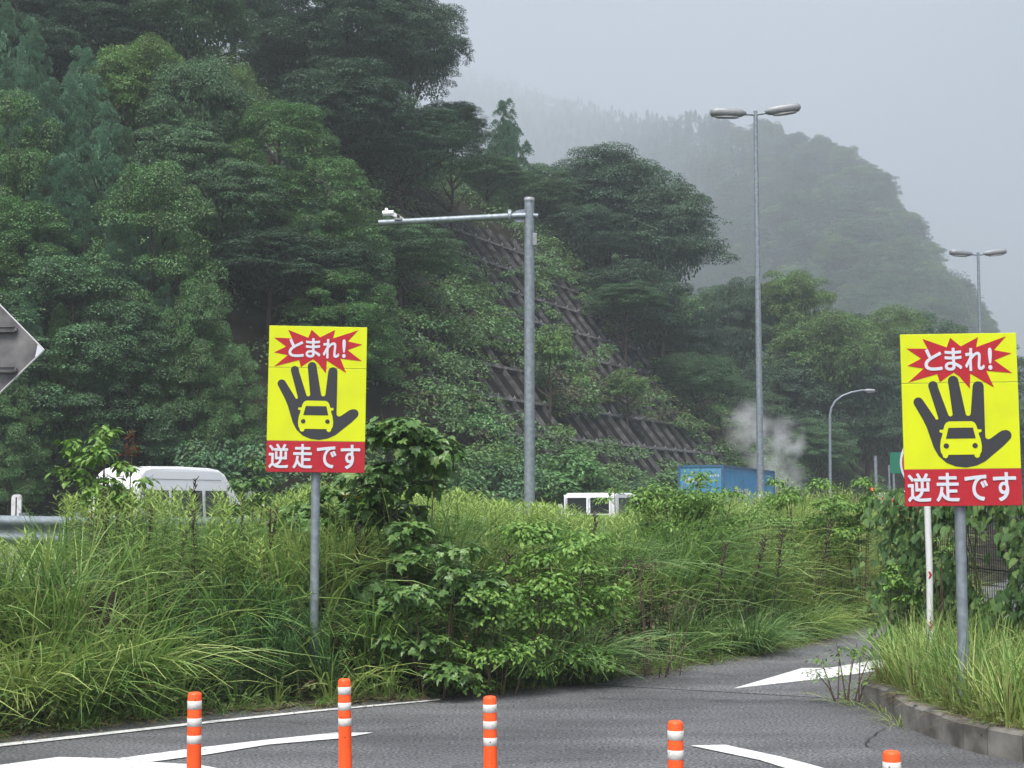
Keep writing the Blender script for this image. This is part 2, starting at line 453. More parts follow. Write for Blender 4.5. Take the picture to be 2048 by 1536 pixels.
# upper road behind the embankment
off = []
for k, (a, b) in enumerate([((-60, 27.5), (-60, 33)), ((-30, 29), (-30, 37.5)), ((-12, 31), (-14, 42.5)), ((-2, 36), (-4.5, 45)), ((6, 47), (4.6, 57)), ((28, 92), (26, 104))]):
    off.append((a, b))
mbx = MB()
V = []
for a, b in off: V += [(a[0], a[1], tz(*a) + 0.05), (b[0], b[1], tz(*b) + 0.05)]
mbx.add(V, [(2*i, 2*i+2, 2*i+3, 2*i+1) for i in range(len(off)-1)])
tag(mbx.build('upper_road', M['asphalt2']), kind='structure')

def marking(pxs, name, z=0.008, label=None):
    poly = ccw([tuple(G(*p).to_2d()) for p in pxs])
    o = sheet(poly, z, name, M['paint'])
    return o
marking([(118, 1516), (231, 1519), (301, 1526), (400, 1532), (600, 1570), (-500, 1585), (-300, 1548), (0, 1532)], 'road_arrow')
marking([(250, 1517), (376, 1500), (537, 1481), (671, 1467), (746, 1467), (682, 1478.5), (537, 1491), (408, 1512), (303, 1525.6), (235, 1518.6)], 'road_line')
marking([(1381, 1493), (1450, 1491.5), (1560, 1515), (1629, 1533), (1720, 1560), (1640, 1560), (1519, 1522)], 'road_line')
marking([(1466, 1378.5), (1604, 1337.5), (1660, 1337), (1700, 1330), (1790, 1315), (1850, 1302), (1850, 1316), (1790, 1332), (1740, 1345), (1660, 1357), (1560, 1368)], 'road_arrow')
marking([(-200, 1518), (0, 1489), (200, 1467.5), (375, 1448), (640, 1420.5), (880, 1400), (880, 1402), (640, 1424), (375, 1452.5), (200, 1472.5), (0, 1495), (-200, 1525)], 'edge_line')
mb = MB()                                                      # tar seam between the two asphalts
for i in range(24):
    t0, t1 = i / 24, (i + 1) / 24
    a = seamL.lerp(seamR, t0); b = seamL.lerp(seamR, t1)
    w0 = 0.012 * abs(math.sin(i * 1.3)); w1 = 0.012 * abs(math.sin((i + 1) * 1.3))
    j0 = 0.05 * math.sin(i * 1.7); j1 = 0.05 * math.sin((i + 1) * 1.7)
    mb.add([(a.x, a.y - w0 + j0, 0.008), (b.x, b.y - w1 + j1, 0.008), (b.x, b.y + w1 + j1, 0.008), (a.x, a.y + w0 + j0, 0.008)], [(0, 1, 2, 3)])
tag(mb.build('road_seam', plain('tar', (0.05, 0.05, 0.052), 0.8)), kind='structure')
# hairline cracks
mb = MB(); rg = random.Random(6)
for (x, y, a) in ((-1.5, 11.6, .2), (.6, 12.9, .1), (1.8, 13.6, -.15), (2.6, 10.6, 1.0), (-.4, 10.2, .5), (3.2, 16.0, .9), (1.2, 15.6, .3), (-2.6, 12.2, .25)):
    p = Vector((x, y, .0125))
    for k in range(rg.randint(7, 14)):
        a += rg.uniform(-.5, .5); q = p + Vector((math.cos(a), math.sin(a), 0)) * rg.uniform(.06, .16); w = rg.uniform(.003, .007)
        nrm_ = Vector((-math.sin(a), math.cos(a), 0)) * w
        mb.add([tuple(p - nrm_), tuple(q - nrm_), tuple(q + nrm_), tuple(p + nrm_)], [(0, 1, 2, 3)])
        p = q
tag(mb.build('road_cracks', plain('crack', (0.03, 0.03, 0.032), 0.9)), kind='structure')
# gutter dirt strip along the embankment and grit on the road
mb = MB()
seg = EB[1:14]
for i in range(len(seg) - 1):
    n_ = 14
    for k in range(n_):
        a = seg[i] + (seg[i+1] - seg[i]) * k / n_; b = seg[i] + (seg[i+1] - seg[i]) * (k + 1) / n_
        wa = 0.16 + 0.10 * math.sin((i * n_ + k) * 0.9) + 0.06 * math.sin((i * n_ + k) * 2.3)
        wb = 0.16 + 0.10 * math.sin((i * n_ + k + 1) * 0.9) + 0.06 * math.sin((i * n_ + k + 1) * 2.3)
        mb.add([(a[0], a[1] - wa, 0.011), (b[0], b[1] - wb, 0.011), (b[0], b[1] + 0.4, 0.011), (a[0], a[1] + 0.4, 0.011)], [(0, 1, 2, 3)])
tag(mb.build('verge_soil', plain('verge_dirt', (0.075, 0.062, 0.05), 0.95, 0, 0.1, 0.5, 9)), kind='structure')

# ------------------------------------------------------------------ kerb and planting bed on the right
KB = [G(*p) for p in [(1776, 1426), (1790, 1440), (1808, 1453), (1848, 1470), (1884, 1483), (1928, 1500), (1976, 1511), (2048, 1526), (2160, 1546), (2400, 1580), (2900, 1640)]]
KB = [Vector((2.86 + 0.75, 14.6, 0)), Vector((KB[0].x - 0.10, KB[0].y + 0.55, 0))] + KB
KH = 0.205
def offset_line(L, d):
    out = []
    for i, p in enumerate(L):
        t = (L[min(i+1, len(L)-1)] - L[max(i-1, 0)]); t.z = 0; t.normalize()
        out.append(p + Vector((-t.y, t.x, 0)) * d)
    return out
KI = offset_line(KB, 0.15)
if (KI[4] - Vector((8, 13, 0))).length > (KB[4] - Vector((8, 13, 0))).length: KI = offset_line(KB, -0.15)
mb = MB()
for i in range(len(KB) - 1):
    a, b, c, d = KB[i], KB[i+1], KI[i+1], KI[i]
    n_ = max(1, round((b - a).length / 0.42))
    for k in range(n_):
        t0, t1 = k / n_, (k + 1) / n_ - 0.035
        p0, p1 = a.lerp(b, t0), a.lerp(b, t1); q1, q0 = d.lerp(c, t1), d.lerp(c, t0)
        hj = KH + random.uniform(-0.008, 0.008)
        i0, i1 = p0.lerp(q0, 0.16), p1.lerp(q1, 0.16)
        V = [(p0.x, p0.y, -0.05), (p1.x, p1.y, -0.05), (p1.x, p1.y, hj - 0.02), (p0.x, p0.y, hj - 0.02), (i1.x, i1.y, hj), (i0.x, i0.y, hj), (q1.x, q1.y, hj), (q0.x, q0.y, hj), (q1.x, q1.y, -0.05), (q0.x, q0.y, -0.05)]
        mb.add(V, [(0, 1, 2, 3), (3, 2, 4, 5), (5, 4, 6, 7), (7, 6, 8, 9), (0, 3, 5, 7, 9), (1, 8, 6, 4, 2)])
tag(mb.build('kerb', M['kerb']), kind='structure')
bed_poly = ccw([(p.x, p.y) for p in KI] + [(20, 13), (9.5, 19), (5.6, 17.2), (4.1, 15.4)])
mb = MB(); n = len(bed_poly)
mb.add([(p[0], p[1], 0.16) for p in bed_poly], [tuple(range(n))])
tag(mb.build('planting_bed', M['soil']), kind='structure')

# ------------------------------------------------------------------ leaf machinery
SH = {
 'diamond': ([(0,0,0),(.45,-.5,.14),(1,0,0),(.45,.5,.14)], [(0,1,2),(0,2,3)]),
 'lance': ([(0,0,0),(.3,-.5,.2),(.45,0,.1),(.3,.5,.2),(1,0,-.7)], [(0,1,2),(0,2,3),(1,4,2),(2,4,3)]),
 'oval': ([(0,0,0),(.2,-.38,.12),(.6,-.42,.06),(.5,0,0),(.2,.38,.12),(.6,.42,.06),(1,0,-.25)], [(0,1,3),(1,2,3),(2,6,3),(0,3,4),(4,3,5),(5,3,6)]),
 'heart': ([(.02,0,0),(-.1,-.22,.06),(.08,-.46,.08),(.4,-.48,.03),(.74,-.26,-.04),(1,0,-.22),(-.1,.22,.06),(.08,.46,.08),(.4,.48,.03),(.74,.26,-.04),(.4,0,-.04)],
           [(0,1,10),(1,2,10),(2,3,10),(3,4,10),(4,5,10),(6,0,10),(7,6,10),(8,7,10),(9,8,10),(5,9,10)]),
 'maple': ([(.02,0,0),(0,-.34,.06),(.24,-.60,.0),(.36,-.36,.05),(.66,-.40,-.04),(.66,-.19,.0),(1,0,-.25),(0,.34,.06),(.24,.60,.0),(.36,.36,.05),(.66,.40,-.04),(.66,.19,.0),(.36,0,-.04)],
           [(0,1,12),(1,2,12),(2,3,12),(3,4,12),(4,5,12),(5,6,12),(7,0,12),(8,7,12),(9,8,12),(10,9,12),(11,10,12),(6,11,12)]),
}
def norm(a): return a / (np.linalg.norm(a, axis=1, keepdims=True) + 1e-9)
def leaves(Pt, D, N, L, W, shape='diamond'):
    vs, fs = SH[shape]
    n = len(Pt)
    D = norm(D); S = norm(np.cross(D, N)); N2 = np.cross(S, D)
    L = np.broadcast_to(np.asarray(L, float), (n,))[:, None]; W = np.broadcast_to(np.asarray(W, float), (n,))[:, None]
    V = np.empty((n, len(vs), 3))
    for i, (a, b, c) in enumerate(vs):
        V[:, i] = Pt + D * (a * L) + S * (b * W) + N2 * (c * W)
    F = (np.arange(n)[:, None, None] * len(vs) + np.array(fs)[None]).reshape(-1, 3)
    return V.reshape(-1, 3), F
def rdir(rng, n):
    return norm(rng.normal(size=(n, 3)))
def domes(C, Rh, Rz, npl, rng, L, W, shape='diamond', upb=0.9, outb=0.6, rnd=0.7, low=-0.35, shell=(0.72, 1.04), droop=0.2):
    """leaf shells round each clump centre; npl = leaves for each clump"""
    idx = np.repeat(np.arange(len(C)), npl)
    n = len(idx)
    d = rdir(rng, n)
    flip = d[:, 2] < low
    d[flip, 2] *= -1
    rad = rng.uniform(*shell, n)
    Rv = np.stack([Rh[idx], Rh[idx], Rz[idx]], 1)
    Pt = C[idx] + d * Rv * rad[:, None]
    up = np.array([0, 0, 1.0])
    N = norm(up * upb + d * outb + rdir(rng, n) * rnd)
    D = d * np.array([1, 1, 0.3]) + rdir(rng, n) * 0.8 - up * droop
    D = D - N * np.sum(D * N, 1, keepdims=True)
    s = rng.uniform(0.65, 1.25, n)
    return leaves(Pt, D, N, L * s, W * s, shape)
def squash(vf, asp):
    v, f = vf; v = v.copy(); v[:, 2] /= 2*asp
    return v, f
def stretch(C, asp): return C*np.array([1, 1, 2*asp])
def trunk_mesh(name, seed, mat, limbs=7, r0=0.05, top=0.85):
    rg = random.Random(seed)
    mb = MB()
    pts, rad = [], []
    for i in range(7):
        t = i / 6
        pts.append((rg.uniform(-.05, .05) * t, rg.uniform(-.05, .05) * t, top * t)); rad.append(r0 * (1 - .75 * t) + .004)
    mb.tube(pts, rad, 7)
    for k in range(limbs):
        t = rg.uniform(.35, .8); a = rg.uniform(0, 6.28); l = rg.uniform(.35, .75)
        b = (0, 0, top * t)
        q = [b, (l*.5*math.cos(a), l*.5*math.sin(a), top*t + .06), (l*math.cos(a), l*math.sin(a), top*t + .16)]
        mb.tube(q, [r0*.45*(1-t)+.006, r0*.3*(1-t)+.004, .003], 5)
    return mb.mesh(name, mat)

# crown variants: x,y in -1..1, z in 0..1
def crown_broad(name, seed, mat, n=62000, K=95, leaf=0.033, layered=True, spread=1.0, asp=0.85):
    rng = np.random.default_rng(seed)
    d = rdir(rng, K); d[:, 2] = np.where(d[:, 2] < -.45, -d[:, 2], d[:, 2])
    rad = rng.uniform(.50, .92, K)
    C = np.stack([d[:, 0]*rad, d[:, 1]*rad, .5 + .46*d[:, 2]*rad], 1)
    C[:, 0] *= 1 + .12*np.sin(C[:, 2]*9 + seed); C[:, 1] *= 1 + .12*np.cos(C[:, 2]*7 + seed)
    Rh = rng.uniform(.15, .30, K) * spread
    Rz = Rh * (rng.uniform(.28, .45, K) if layered else rng.uniform(.55, .8, K))
    w = Rh**2; npl = np.maximum(20, (w / w.sum() * n * .84).astype(int))
    mb = MB()
    mb.add(*squash(domes(stretch(C, asp), Rh, Rz, npl, rng, leaf, leaf*.55, low=-.25, rnd=.55, upb=1.0), asp))
    k2 = 150                                                       # sprays that break the outline
    d2 = rdir(rng, k2); d2[:, 2] = np.abs(d2[:, 2]) * .9 - .15
    C2 = np.stack([d2[:, 0], d2[:, 1], .5 + .49*d2[:, 2]], 1) * rng.uniform(.9, 1.05, (k2, 1)) * np.array([1, 1, .98])
    r2 = rng.uniform(.05, .12, k2)
    mb.add(*squash(domes(stretch(C2, asp), r2, r2*.45, np.full(k2, int(n*.11/k2)), rng, leaf, leaf*.5, rnd=.8, shell=(.1, 1.1)), asp))
    m = int(n*.06); q = rdir(rng, m) * rng.uniform(.2, .7, (m, 1))
    mb.add(*leaves(np.stack([q[:, 0], q[:, 1], .5+.45*q[:, 2]], 1), rdir(rng, m), rdir(rng, m), leaf*1.3, leaf))
    return mb.mesh(name, mat)
def crown_cedar(name, seed, mat, n=60000, K=170, leaf=0.034, asp=1.35):
    rng = np.random.default_rng(seed)
    z = rng.uniform(0, 1, K)**1.2 * .96
    a = rng.uniform(0, 6.283, K)
    lob = 1 + .22*np.sin(a*3 + z*11 + seed)
    r = (np.clip(1 - z, 0, 1)**.9 * .86 + .02) * rng.uniform(.6, 1.08, K) * lob
    C = stretch(np.stack([r*np.cos(a), r*np.sin(a), z], 1), asp)
    Rh = rng.uniform(.10, .21, K) * (1 - .5*z); Rz = Rh * rng.uniform(.8, 1.5, K)
    w = Rh**2; npl = np.maximum(15, (w / w.sum() * n).astype(int))
    idx = np.repeat(np.arange(K), npl); m = len(idx)
    d = rdir(rng, m); d[:, 2] = np.where(d[:, 2] < -.35, -d[:, 2], d[:, 2])
    tp = np.clip(1 - .5*np.clip(d[:, 2:3], 0, 1), .4, 1)           # tufts pointed upward
    Pt = C[idx] + d * np.stack([Rh[idx], Rh[idx], Rz[idx]], 1) * rng.uniform(.55, 1.05, (m, 1)) * np.concatenate([tp, tp, np.ones_like(tp)], 1)
    out = np.stack([np.cos(a[idx]), np.sin(a[idx]), np.zeros(m)], 1)
    D = norm(d*.8 + out*.4 + np.array([0, 0, .6]) + rdir(rng, m)*.45)
    N = norm(d*.7 + np.array([0, 0, .8]) + rdir(rng, m)*.5)
    mb = MB(); mb.add(*squash(leaves(Pt, D, N, leaf*rng.uniform(.7, 1.3, m), leaf*.42), asp))
    m = int(n*.05); zz = rng.uniform(0, .8, m); aa = rng.uniform(0, 6.28, m); rr = (1-zz)**.8*.5*np.sqrt(rng.uniform(0, 1, m))
    mb.add(*leaves(np.stack([rr*np.cos(aa), rr*np.sin(aa), zz], 1), rdir(rng, m), rdir(rng, m), leaf*1.2, leaf))
    return mb.mesh(name, mat)
def crown_vine(name, seed, mat, n=64000, K=130, leaf=0.032, asp=1.3):
    rng = np.random.default_rng(seed)
    z = rng.uniform(0.0, .96, K); a = rng.uniform(0, 6.283, K)
    prof = np.sqrt(np.clip(1 - ((z - .30) / .72)**2, 0, 1))
    r = prof * rng.uniform(.55, .95, K) * (1 + .18*np.sin(a*3 + seed) + .08*np.sin(z*17 + a))
    C = stretch(np.stack([r*np.cos(a), r*np.sin(a), z], 1), asp)
    Rh = rng.uniform(.12, .27, K); Rz = Rh * rng.uniform(.45, 1.0, K)
    w = Rh**2; npl = np.maximum(20, (w / w.sum() * n * .95).astype(int))
    mb = MB()
    mb.add(*squash(domes(C, Rh, Rz, npl, rng, leaf, leaf*.68, upb=.85, outb=.7, rnd=.6, low=-.35, droop=.3), asp))
    k2 = 120; a2 = rng.uniform(0, 6.283, k2); z2 = rng.uniform(.05, 1.0, k2)
    p2 = np.sqrt(np.clip(1 - ((z2 - .30) / .72)**2, 0, 1))*rng.uniform(.9, 1.1, k2)
    C2 = stretch(np.stack([p2*np.cos(a2), p2*np.sin(a2), z2], 1), asp); r2 = rng.uniform(.04, .10, k2)
    mb.add(*squash(domes(C2, r2, r2*.8, np.full(k2, int(n*.06/k2)), rng, leaf*1.1, leaf*.75, shell=(.1, 1.2), rnd=.9, droop=.5), asp))
    return mb.mesh(name, mat)
def crown_bush(name, seed, mat, n=9000, K=34, leaf=0.085, shape='diamond', wf=.55, asp=.5):
    rng = np.random.default_rng(seed)
    d = rdir(rng, K); d[:, 2] = np.abs(d[:, 2])
    rad = rng.uniform(.35, .82, K)
    C = d * rad[:, None] * np.array([1, 1, .88]); C[:, 2] += .04
    Rh = rng.uniform(.2, .36, K); Rz = Rh * rng.uniform(.4, .7, K)
    w = Rh**2; npl = np.maximum(10, (w / w.sum() * n).astype(int))
    mb = MB()
    v, f = domes(C, Rh, Rz, npl, rng, leaf, leaf*wf, shape, rnd=.75)
    mb.add(v, f)
    return mb.mesh(name, mat)

CROWN = {}
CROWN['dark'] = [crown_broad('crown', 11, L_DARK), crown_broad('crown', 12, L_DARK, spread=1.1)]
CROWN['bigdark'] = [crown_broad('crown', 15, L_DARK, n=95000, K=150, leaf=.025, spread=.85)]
CROWN['broad'] = [crown_broad('crown', 21, L_BROAD), crown_broad('crown', 22, L_BROAD, layered=False), crown_broad('crown', 23, L_BROAD)]
CROWN['light'] = [crown_broad('crown', 31, L_LIGHT, layered=False), crown_broad('crown', 32, L_LIGHT)]
CROWN['cedar'] = [crown_cedar('crown', 41, L_CEDAR), crown_cedar('crown', 42, L_CEDAR), crown_cedar('crown', 43, L_CEDAR)]
CROWN['vine'] = [crown_vine('crown', 51, L_VINE), crown_vine('crown', 52, L_VINE, asp=1.1), crown_vine('crown', 53, L_BROAD)]
CROWN['spire'] = [crown_cedar('crown', 71, L_VINE, n=42000, K=120, leaf=.042, asp=1.7), crown_cedar('crown', 72, L_CEDAR, n=42000, K=120, leaf=.042, asp=1.7), crown_cedar('crown', 73, L_BROAD, n=42000, K=120, leaf=.042, asp=1.6)]
CROWN['bush'] = [crown_bush('crown', 61, L_LIGHT), crown_bush('crown', 62, L_VINE), crown_bush('crown', 63, L_BROAD)]
TRUNK = [trunk_mesh('trunk', 1, M['bark']), trunk_mesh('trunk', 2, M['bark'])]
PALETRUNK = trunk_mesh('trunk', 3, M['palebark'], 3, 0.03, 0.95)

tree_n = 0
def tree(kind, px, top, bot, w, label, dD=-1.0, name=None, cat='tree', group=None, D=None, var=None):
    """crown box given by the photograph; the tree stands where the hillside is behind that box"""
    global tree_n
    tree_n += 1
    if D is None:
        h = hit(px, bot)
        D = (h if h else 60.0) + dD
    a, b = P(px, top, D), P(px, bot, D)
    wid = w / FPX * D
    base = tz(a.x, D)
    ct = a.z; cb = min(b.z, ct - wid * 0.45)
    if kind == 'bush': cb = b.z
    base = min(base, cb + 0.2 * (ct - cb))
    root = empty(name or {'cedar': 'cedar_tree', 'vine': 'vine_covered_tree', 'bush': 'bush'}.get(kind, 'broadleaf_tree'), (a.x, D, base))
    tag(root, label, cat, group)
    me = CROWN[kind][(tree_n if var is None else var) % len(CROWN[kind])]
    rz = (tree_n * 2.399) % 6.283
    dep = wid / 2 * (0.9 if wid > 6 else 1.0)
    link_mesh('crown', me, root, (0, 0, cb - base), (wid/2, wid/2 if kind == 'bush' else dep, ct - cb), rz)
    tm = TRUNK[tree_n % 2]
    link_mesh('trunk', tm, root, (0, 0, -0.3), (wid/2, wid/2, max(1.0, (ct - base) * .95)), rz)
    return root

T = tree
# --- upper back row, top left
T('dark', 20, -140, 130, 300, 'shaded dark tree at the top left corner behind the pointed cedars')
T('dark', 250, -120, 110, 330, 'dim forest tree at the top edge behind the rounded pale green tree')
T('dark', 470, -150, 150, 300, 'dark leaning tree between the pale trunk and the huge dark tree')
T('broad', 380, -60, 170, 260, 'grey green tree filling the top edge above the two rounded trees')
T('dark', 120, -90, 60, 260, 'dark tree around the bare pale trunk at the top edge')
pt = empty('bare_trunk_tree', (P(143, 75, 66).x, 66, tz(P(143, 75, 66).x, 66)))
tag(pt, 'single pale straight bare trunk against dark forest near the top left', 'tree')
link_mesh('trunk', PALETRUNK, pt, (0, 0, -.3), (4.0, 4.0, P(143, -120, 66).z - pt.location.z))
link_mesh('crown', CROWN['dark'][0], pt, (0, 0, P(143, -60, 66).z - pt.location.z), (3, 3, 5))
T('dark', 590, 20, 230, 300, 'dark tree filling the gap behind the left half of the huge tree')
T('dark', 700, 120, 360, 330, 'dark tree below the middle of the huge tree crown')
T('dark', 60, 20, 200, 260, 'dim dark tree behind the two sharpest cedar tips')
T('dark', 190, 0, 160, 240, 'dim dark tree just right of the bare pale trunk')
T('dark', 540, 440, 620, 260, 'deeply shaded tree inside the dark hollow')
# --- cedars and lumps on the left
T('cedar', 12, 0, 280, 170, 'pointed cedar cut by the left edge, highest of the cedars')
T('cedar', 64, 30, 330, 190, 'pointed blue green cedar with its tip against dark forest, left')
T('cedar', 165, 85, 420, 240, 'broad lumpy cedar right of the two sharpest cedar tips')
T('cedar', 100, 150, 480, 240, 'cedar under the two sharpest tips, rough blue green tufts')
T('cedar', 215, 200, 520, 230, 'dark cedar standing below the rounded pale green tree')
T('vine', 20, 190, 560, 220, 'vine draped green tree at the left edge under the cedars')
T('cedar', 130, 300, 640, 300, 'wide cedar in the middle of the left slope above the olive lumps')
T('vine', 310, 325, 800, 270, 'tall vine covered column with a rounded top left of the dark hollow')
T('vine', 40, 400, 700, 280, 'vine covered lump beside the grey board at the left edge', var=0)
T('cedar', 240, 430, 800, 240, 'cedar with drooping tufts in front of the tall vine column')
T('vine', 150, 520, 860, 340, 'olive vine lump right of the grey diamond board', var=2)
T('vine', 260, 610, 930, 250, 'dull green vine lump above the white van roof', var=2)
T('vine', 25, 770, 1010, 150, 'low bright vine lump under the grey board at the left edge', var=1)
T('vine', 400, 560, 940, 170, 'narrow vine curtain falling left of the left yellow sign', var=0)
T('vine', 470, 690, 960, 130, 'low vine mound just behind the left yellow sign, left side')
T('bush', 440, 850, 1000, 240, 'low dark bush behind the white van rear')
for (px, top, bot, w) in ((60, 250, 520, 150), (165, 230, 500, 140), (255, 250, 520, 130), (330, 270, 540, 140), (95, 390, 680, 160), (205, 380, 680, 150), (20, 330, 600, 150), (290, 420, 720, 140), (370, 380, 640, 150), (400, 480, 800, 140), (330, 560, 860, 140), (220, 560, 860, 150), (120, 600, 880, 150), (60, 560, 900, 130), (185, 700, 930, 140), (430, 640, 920, 130), (590, 250, 480, 150), (520, 300, 520, 150), (700, 380, 600, 150), (620, 390, 600, 140), (740, 470, 680, 150), (430, 200, 430, 140), (340, 160, 400, 140)):
    T('spire', px, top, bot, w, 'vine draped pointed tree packed into the green wall of the left slope', name='vine_covered_tree', group='pointed vine draped trees on the left slope')
# --- rounded deciduous, upper middle
T('light', 285, 55, 330, 240, 'rounded pale green tree below the bare pale trunk', var=0)
T('broad', 400, 95, 400, 220, 'rounded mid green tree right of the pale green rounded tree', var=1)
T('light', 470, 110, 350, 110, 'small yellowish green tree against the huge dark tree')
T('broad', 360, 230, 500, 260, 'shaded green tree in the fold between cedars and huge dark tree')
T('broad', 450, 300, 560, 240, 'grey green leafy tree above the dark hollow', var=0)
T('vine', 560, 205, 480, 250, 'vine covered tree hugging the lower left of the huge dark tree', var=0)
T('vine', 660, 320, 580, 220, 'vine covered tree under the huge dark tree, brighter leaves', var=1)
# --- the huge dark tree
T('bigdark', 700, -60, 300, 460, 'huge dark layered tree at the top centre, largest crown of all', dD=-2)
T('bigdark', 820, -40, 260, 250, 'leafy dark tree behind the huge one, ragged edge against the sky', dD=1, D=70)
T('bigdark', 800, 200, 420, 360, 'dark spreading tree under the huge one, reaching over the concrete lattice', dD=-2)
T('dark', 905, 190, 330, 160, 'dark outlying tree whose twigs reach out to the misty sky', D=71)
T('broad', 800, 430, 600, 240, 'bright layered tree under the camera arm', var=0)
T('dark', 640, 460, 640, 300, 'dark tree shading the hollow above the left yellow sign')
T('vine', 680, 545, 760, 230, 'light green vine mound directly above the left yellow sign', var=1)
# --- beyond the lattice
T('cedar', 1012, 190, 470, 190, 'slim pointed conifer beyond the lattice, its tip bent in the mist', D=92)
T('broad', 975, 300, 408, 170, 'grey green bush tree between the slim conifer and the huge dark tree', D=86)
T('broad', 1085, 320, 470, 150, 'middle green tree just right of the slim conifer', D=90)
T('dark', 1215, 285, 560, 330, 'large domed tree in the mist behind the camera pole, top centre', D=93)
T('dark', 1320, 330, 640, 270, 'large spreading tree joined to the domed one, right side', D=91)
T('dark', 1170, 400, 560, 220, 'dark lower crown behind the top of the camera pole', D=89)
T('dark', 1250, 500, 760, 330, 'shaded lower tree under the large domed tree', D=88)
T('broad', 1250, 560, 650, 170, 'small rounded tree at the right edge of the lattice', D=82)
T('dark', 1380, 600, 830, 200, 'dark small tree left of the tall double lamp post', D=94)
T('broad', 1385, 700, 830, 190, 'rounded grey green bush at the lower end of the lattice', D=86)
# --- right group
T('dark', 1480, 530, 800, 150, 'dark tree right behind the tall double lamp post', D=104)
T('light', 1585, 520, 760, 170, 'peaked tree just right of the tall double lamp post', D=104)
T('light', 1650, 600, 850, 260, 'yellow green vine laden tree between the lamp posts', D=101, var=0)
T('light', 1780, 590, 850, 170, 'peaked bright tree left of the right yellow sign', D=106)
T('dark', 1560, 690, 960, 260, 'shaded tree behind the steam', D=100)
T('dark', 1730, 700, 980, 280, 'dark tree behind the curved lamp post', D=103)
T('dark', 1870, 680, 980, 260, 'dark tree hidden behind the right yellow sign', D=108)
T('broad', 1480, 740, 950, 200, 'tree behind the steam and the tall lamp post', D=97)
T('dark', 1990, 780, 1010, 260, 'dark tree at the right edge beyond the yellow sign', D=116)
T('broad', 1640, 830, 970, 150, 'small pale green tree right of the steam', D=93)
T('broad', 1450, 560, 720, 170, 'grey green tree between the domed tree and the tall lamp post', D=112)
T('broad', 1540, 575, 740, 170, 'grey green tree just right of the tall lamp post, behind the peaked one', D=118)
T('dark', 1690, 610, 800, 200, 'grey green tree behind the yellow green vine laden tree', D=120)
T('broad', 1850, 610, 860, 220, 'grey green tree against the far hill behind the right yellow sign', D=122)
T('dark', 1960, 650, 900, 240, 'dim tree under the distant double lamp', D=126)
# --- bushes at the foot of the slope
T('bush', 1130, 890, 1020, 260, 'leafy bush behind the camera pole above the white truck', D=56, var=1)
T('bush', 1000, 900, 1040, 220, 'leafy bush left of the camera pole foot', D=54, var=2)
T('bush', 870, 880, 1020, 240, 'leafy bush behind the maple leaved shrub', D=51, var=1)
T('bush', 1270, 950, 1030, 160, 'dark bush behind the white truck cab', D=64, var=2)
T('bush', 1255, 725, 790, 90, 'grey green round bush growing out of the lattice', D=73.5, var=0)
T('bush', 1100, 635, 720, 110, 'bright bush growing on the lattice right of the camera pole', D=65, var=0)

# ------------------------------------------------------------------ slope undergrowth (one mass)
BARE = [
 [(790, 385), (915, 385), (985, 425), (1030, 480), (1075, 545), (1020, 568), (950, 540), (905, 500), (855, 450), (815, 425)],
 [(945, 535), (1015, 556), (1075, 580), (1120, 610), (1190, 680), (1235, 725), (1160, 728), (1105, 680), (1060, 700), (1015, 665), (975, 600)],
 [(1075, 565), (1175, 590), (1275, 650), (1355, 720), (1450, 800), (1430, 825), (1330, 805), (1280, 765), (1205, 755), (1140, 695)],
 [(925, 735), (1015, 752), (1070, 780), (1120, 835), (1180, 845), (1170, 895), (1050, 890), (980, 835)],
 [(1150, 850), (1240, 810), (1300, 845), (1350, 875), (1435, 905), (1455, 945), (1230, 950), (1170, 910)],
]
def slope_cover():
    rng = np.random.default_rng(5)
    mb = MB()
    n = 21000
    x = rng.uniform(-52, 34, n); y = rng.uniform(40, 118, n)
    h, t = sdist(np.stack([x, y], 1), HB)
    ok = (h > -1.0) & (h < 26)
    x, y, h = x[ok], y[ok], h[ok]
    z = terrain(x, y)
    c = np.stack([x, y, z], 1)
    px = proj(c)
    ok = (px[:, 0] > -150) & (px[:, 0] < 2000) & (px[:, 1] > -150)
    bare = np.zeros(len(c), bool)
    for b in BARE: bare |= in_poly(px + rng.normal(0, 5, px.shape), b)
    keep = ok & (~bare | (rng.uniform(0, 1, len(c)) < 0.10))
    c = c[keep]; px = px[keep]
    hol = in_poly(px, [(455, 490), (560, 480), (640, 560), (560, 640), (540, 700), (470, 690)])
    c = c[~hol]; px = px[~hol]
    front = (px[:, 0] > 550) & (px[:, 1] > 540)
    sz = np.where(front, rng.uniform(.35, .95, len(c)), rng.uniform(.5, 1.3, len(c)))
    sz[px[:, 0] > 1000] *= .8
    c += np.where(front, rng.uniform(.1, .5, len(c)), rng.uniform(-.1, .3, len(c)))[:, None] * np.array([.5, -.35, .75]) * (.5 + sz)[:, None]
    kind = rng.uniform(0, 1, len(c))
    kud = in_poly(px, [(1000, 760), (1240, 740), (1450, 850), (1500, 930), (1250, 900), (1000, 830)])
    brown = (kud & (kind < .45)) | (kind < .06)
    lightm = (~brown) & (kind > .82)
    norm_ = ~brown & ~lightm
    for mi, m in ((0, norm_), (1, brown), (2, lightm)):
        C, s = c[m], sz[m]
        v, f = domes(C, s, s*.7, np.where(front[m], 150, 60), rng, .15, .085, upb=.75, outb=.7, rnd=.8, low=-.1)
        mb.add(v, f, mi)
    o = mb.build('undergrowth', [L_SLOPE, L_SLOPE2, L_LIGHT])
    tag(o, kind='stuff')
slope_cover()

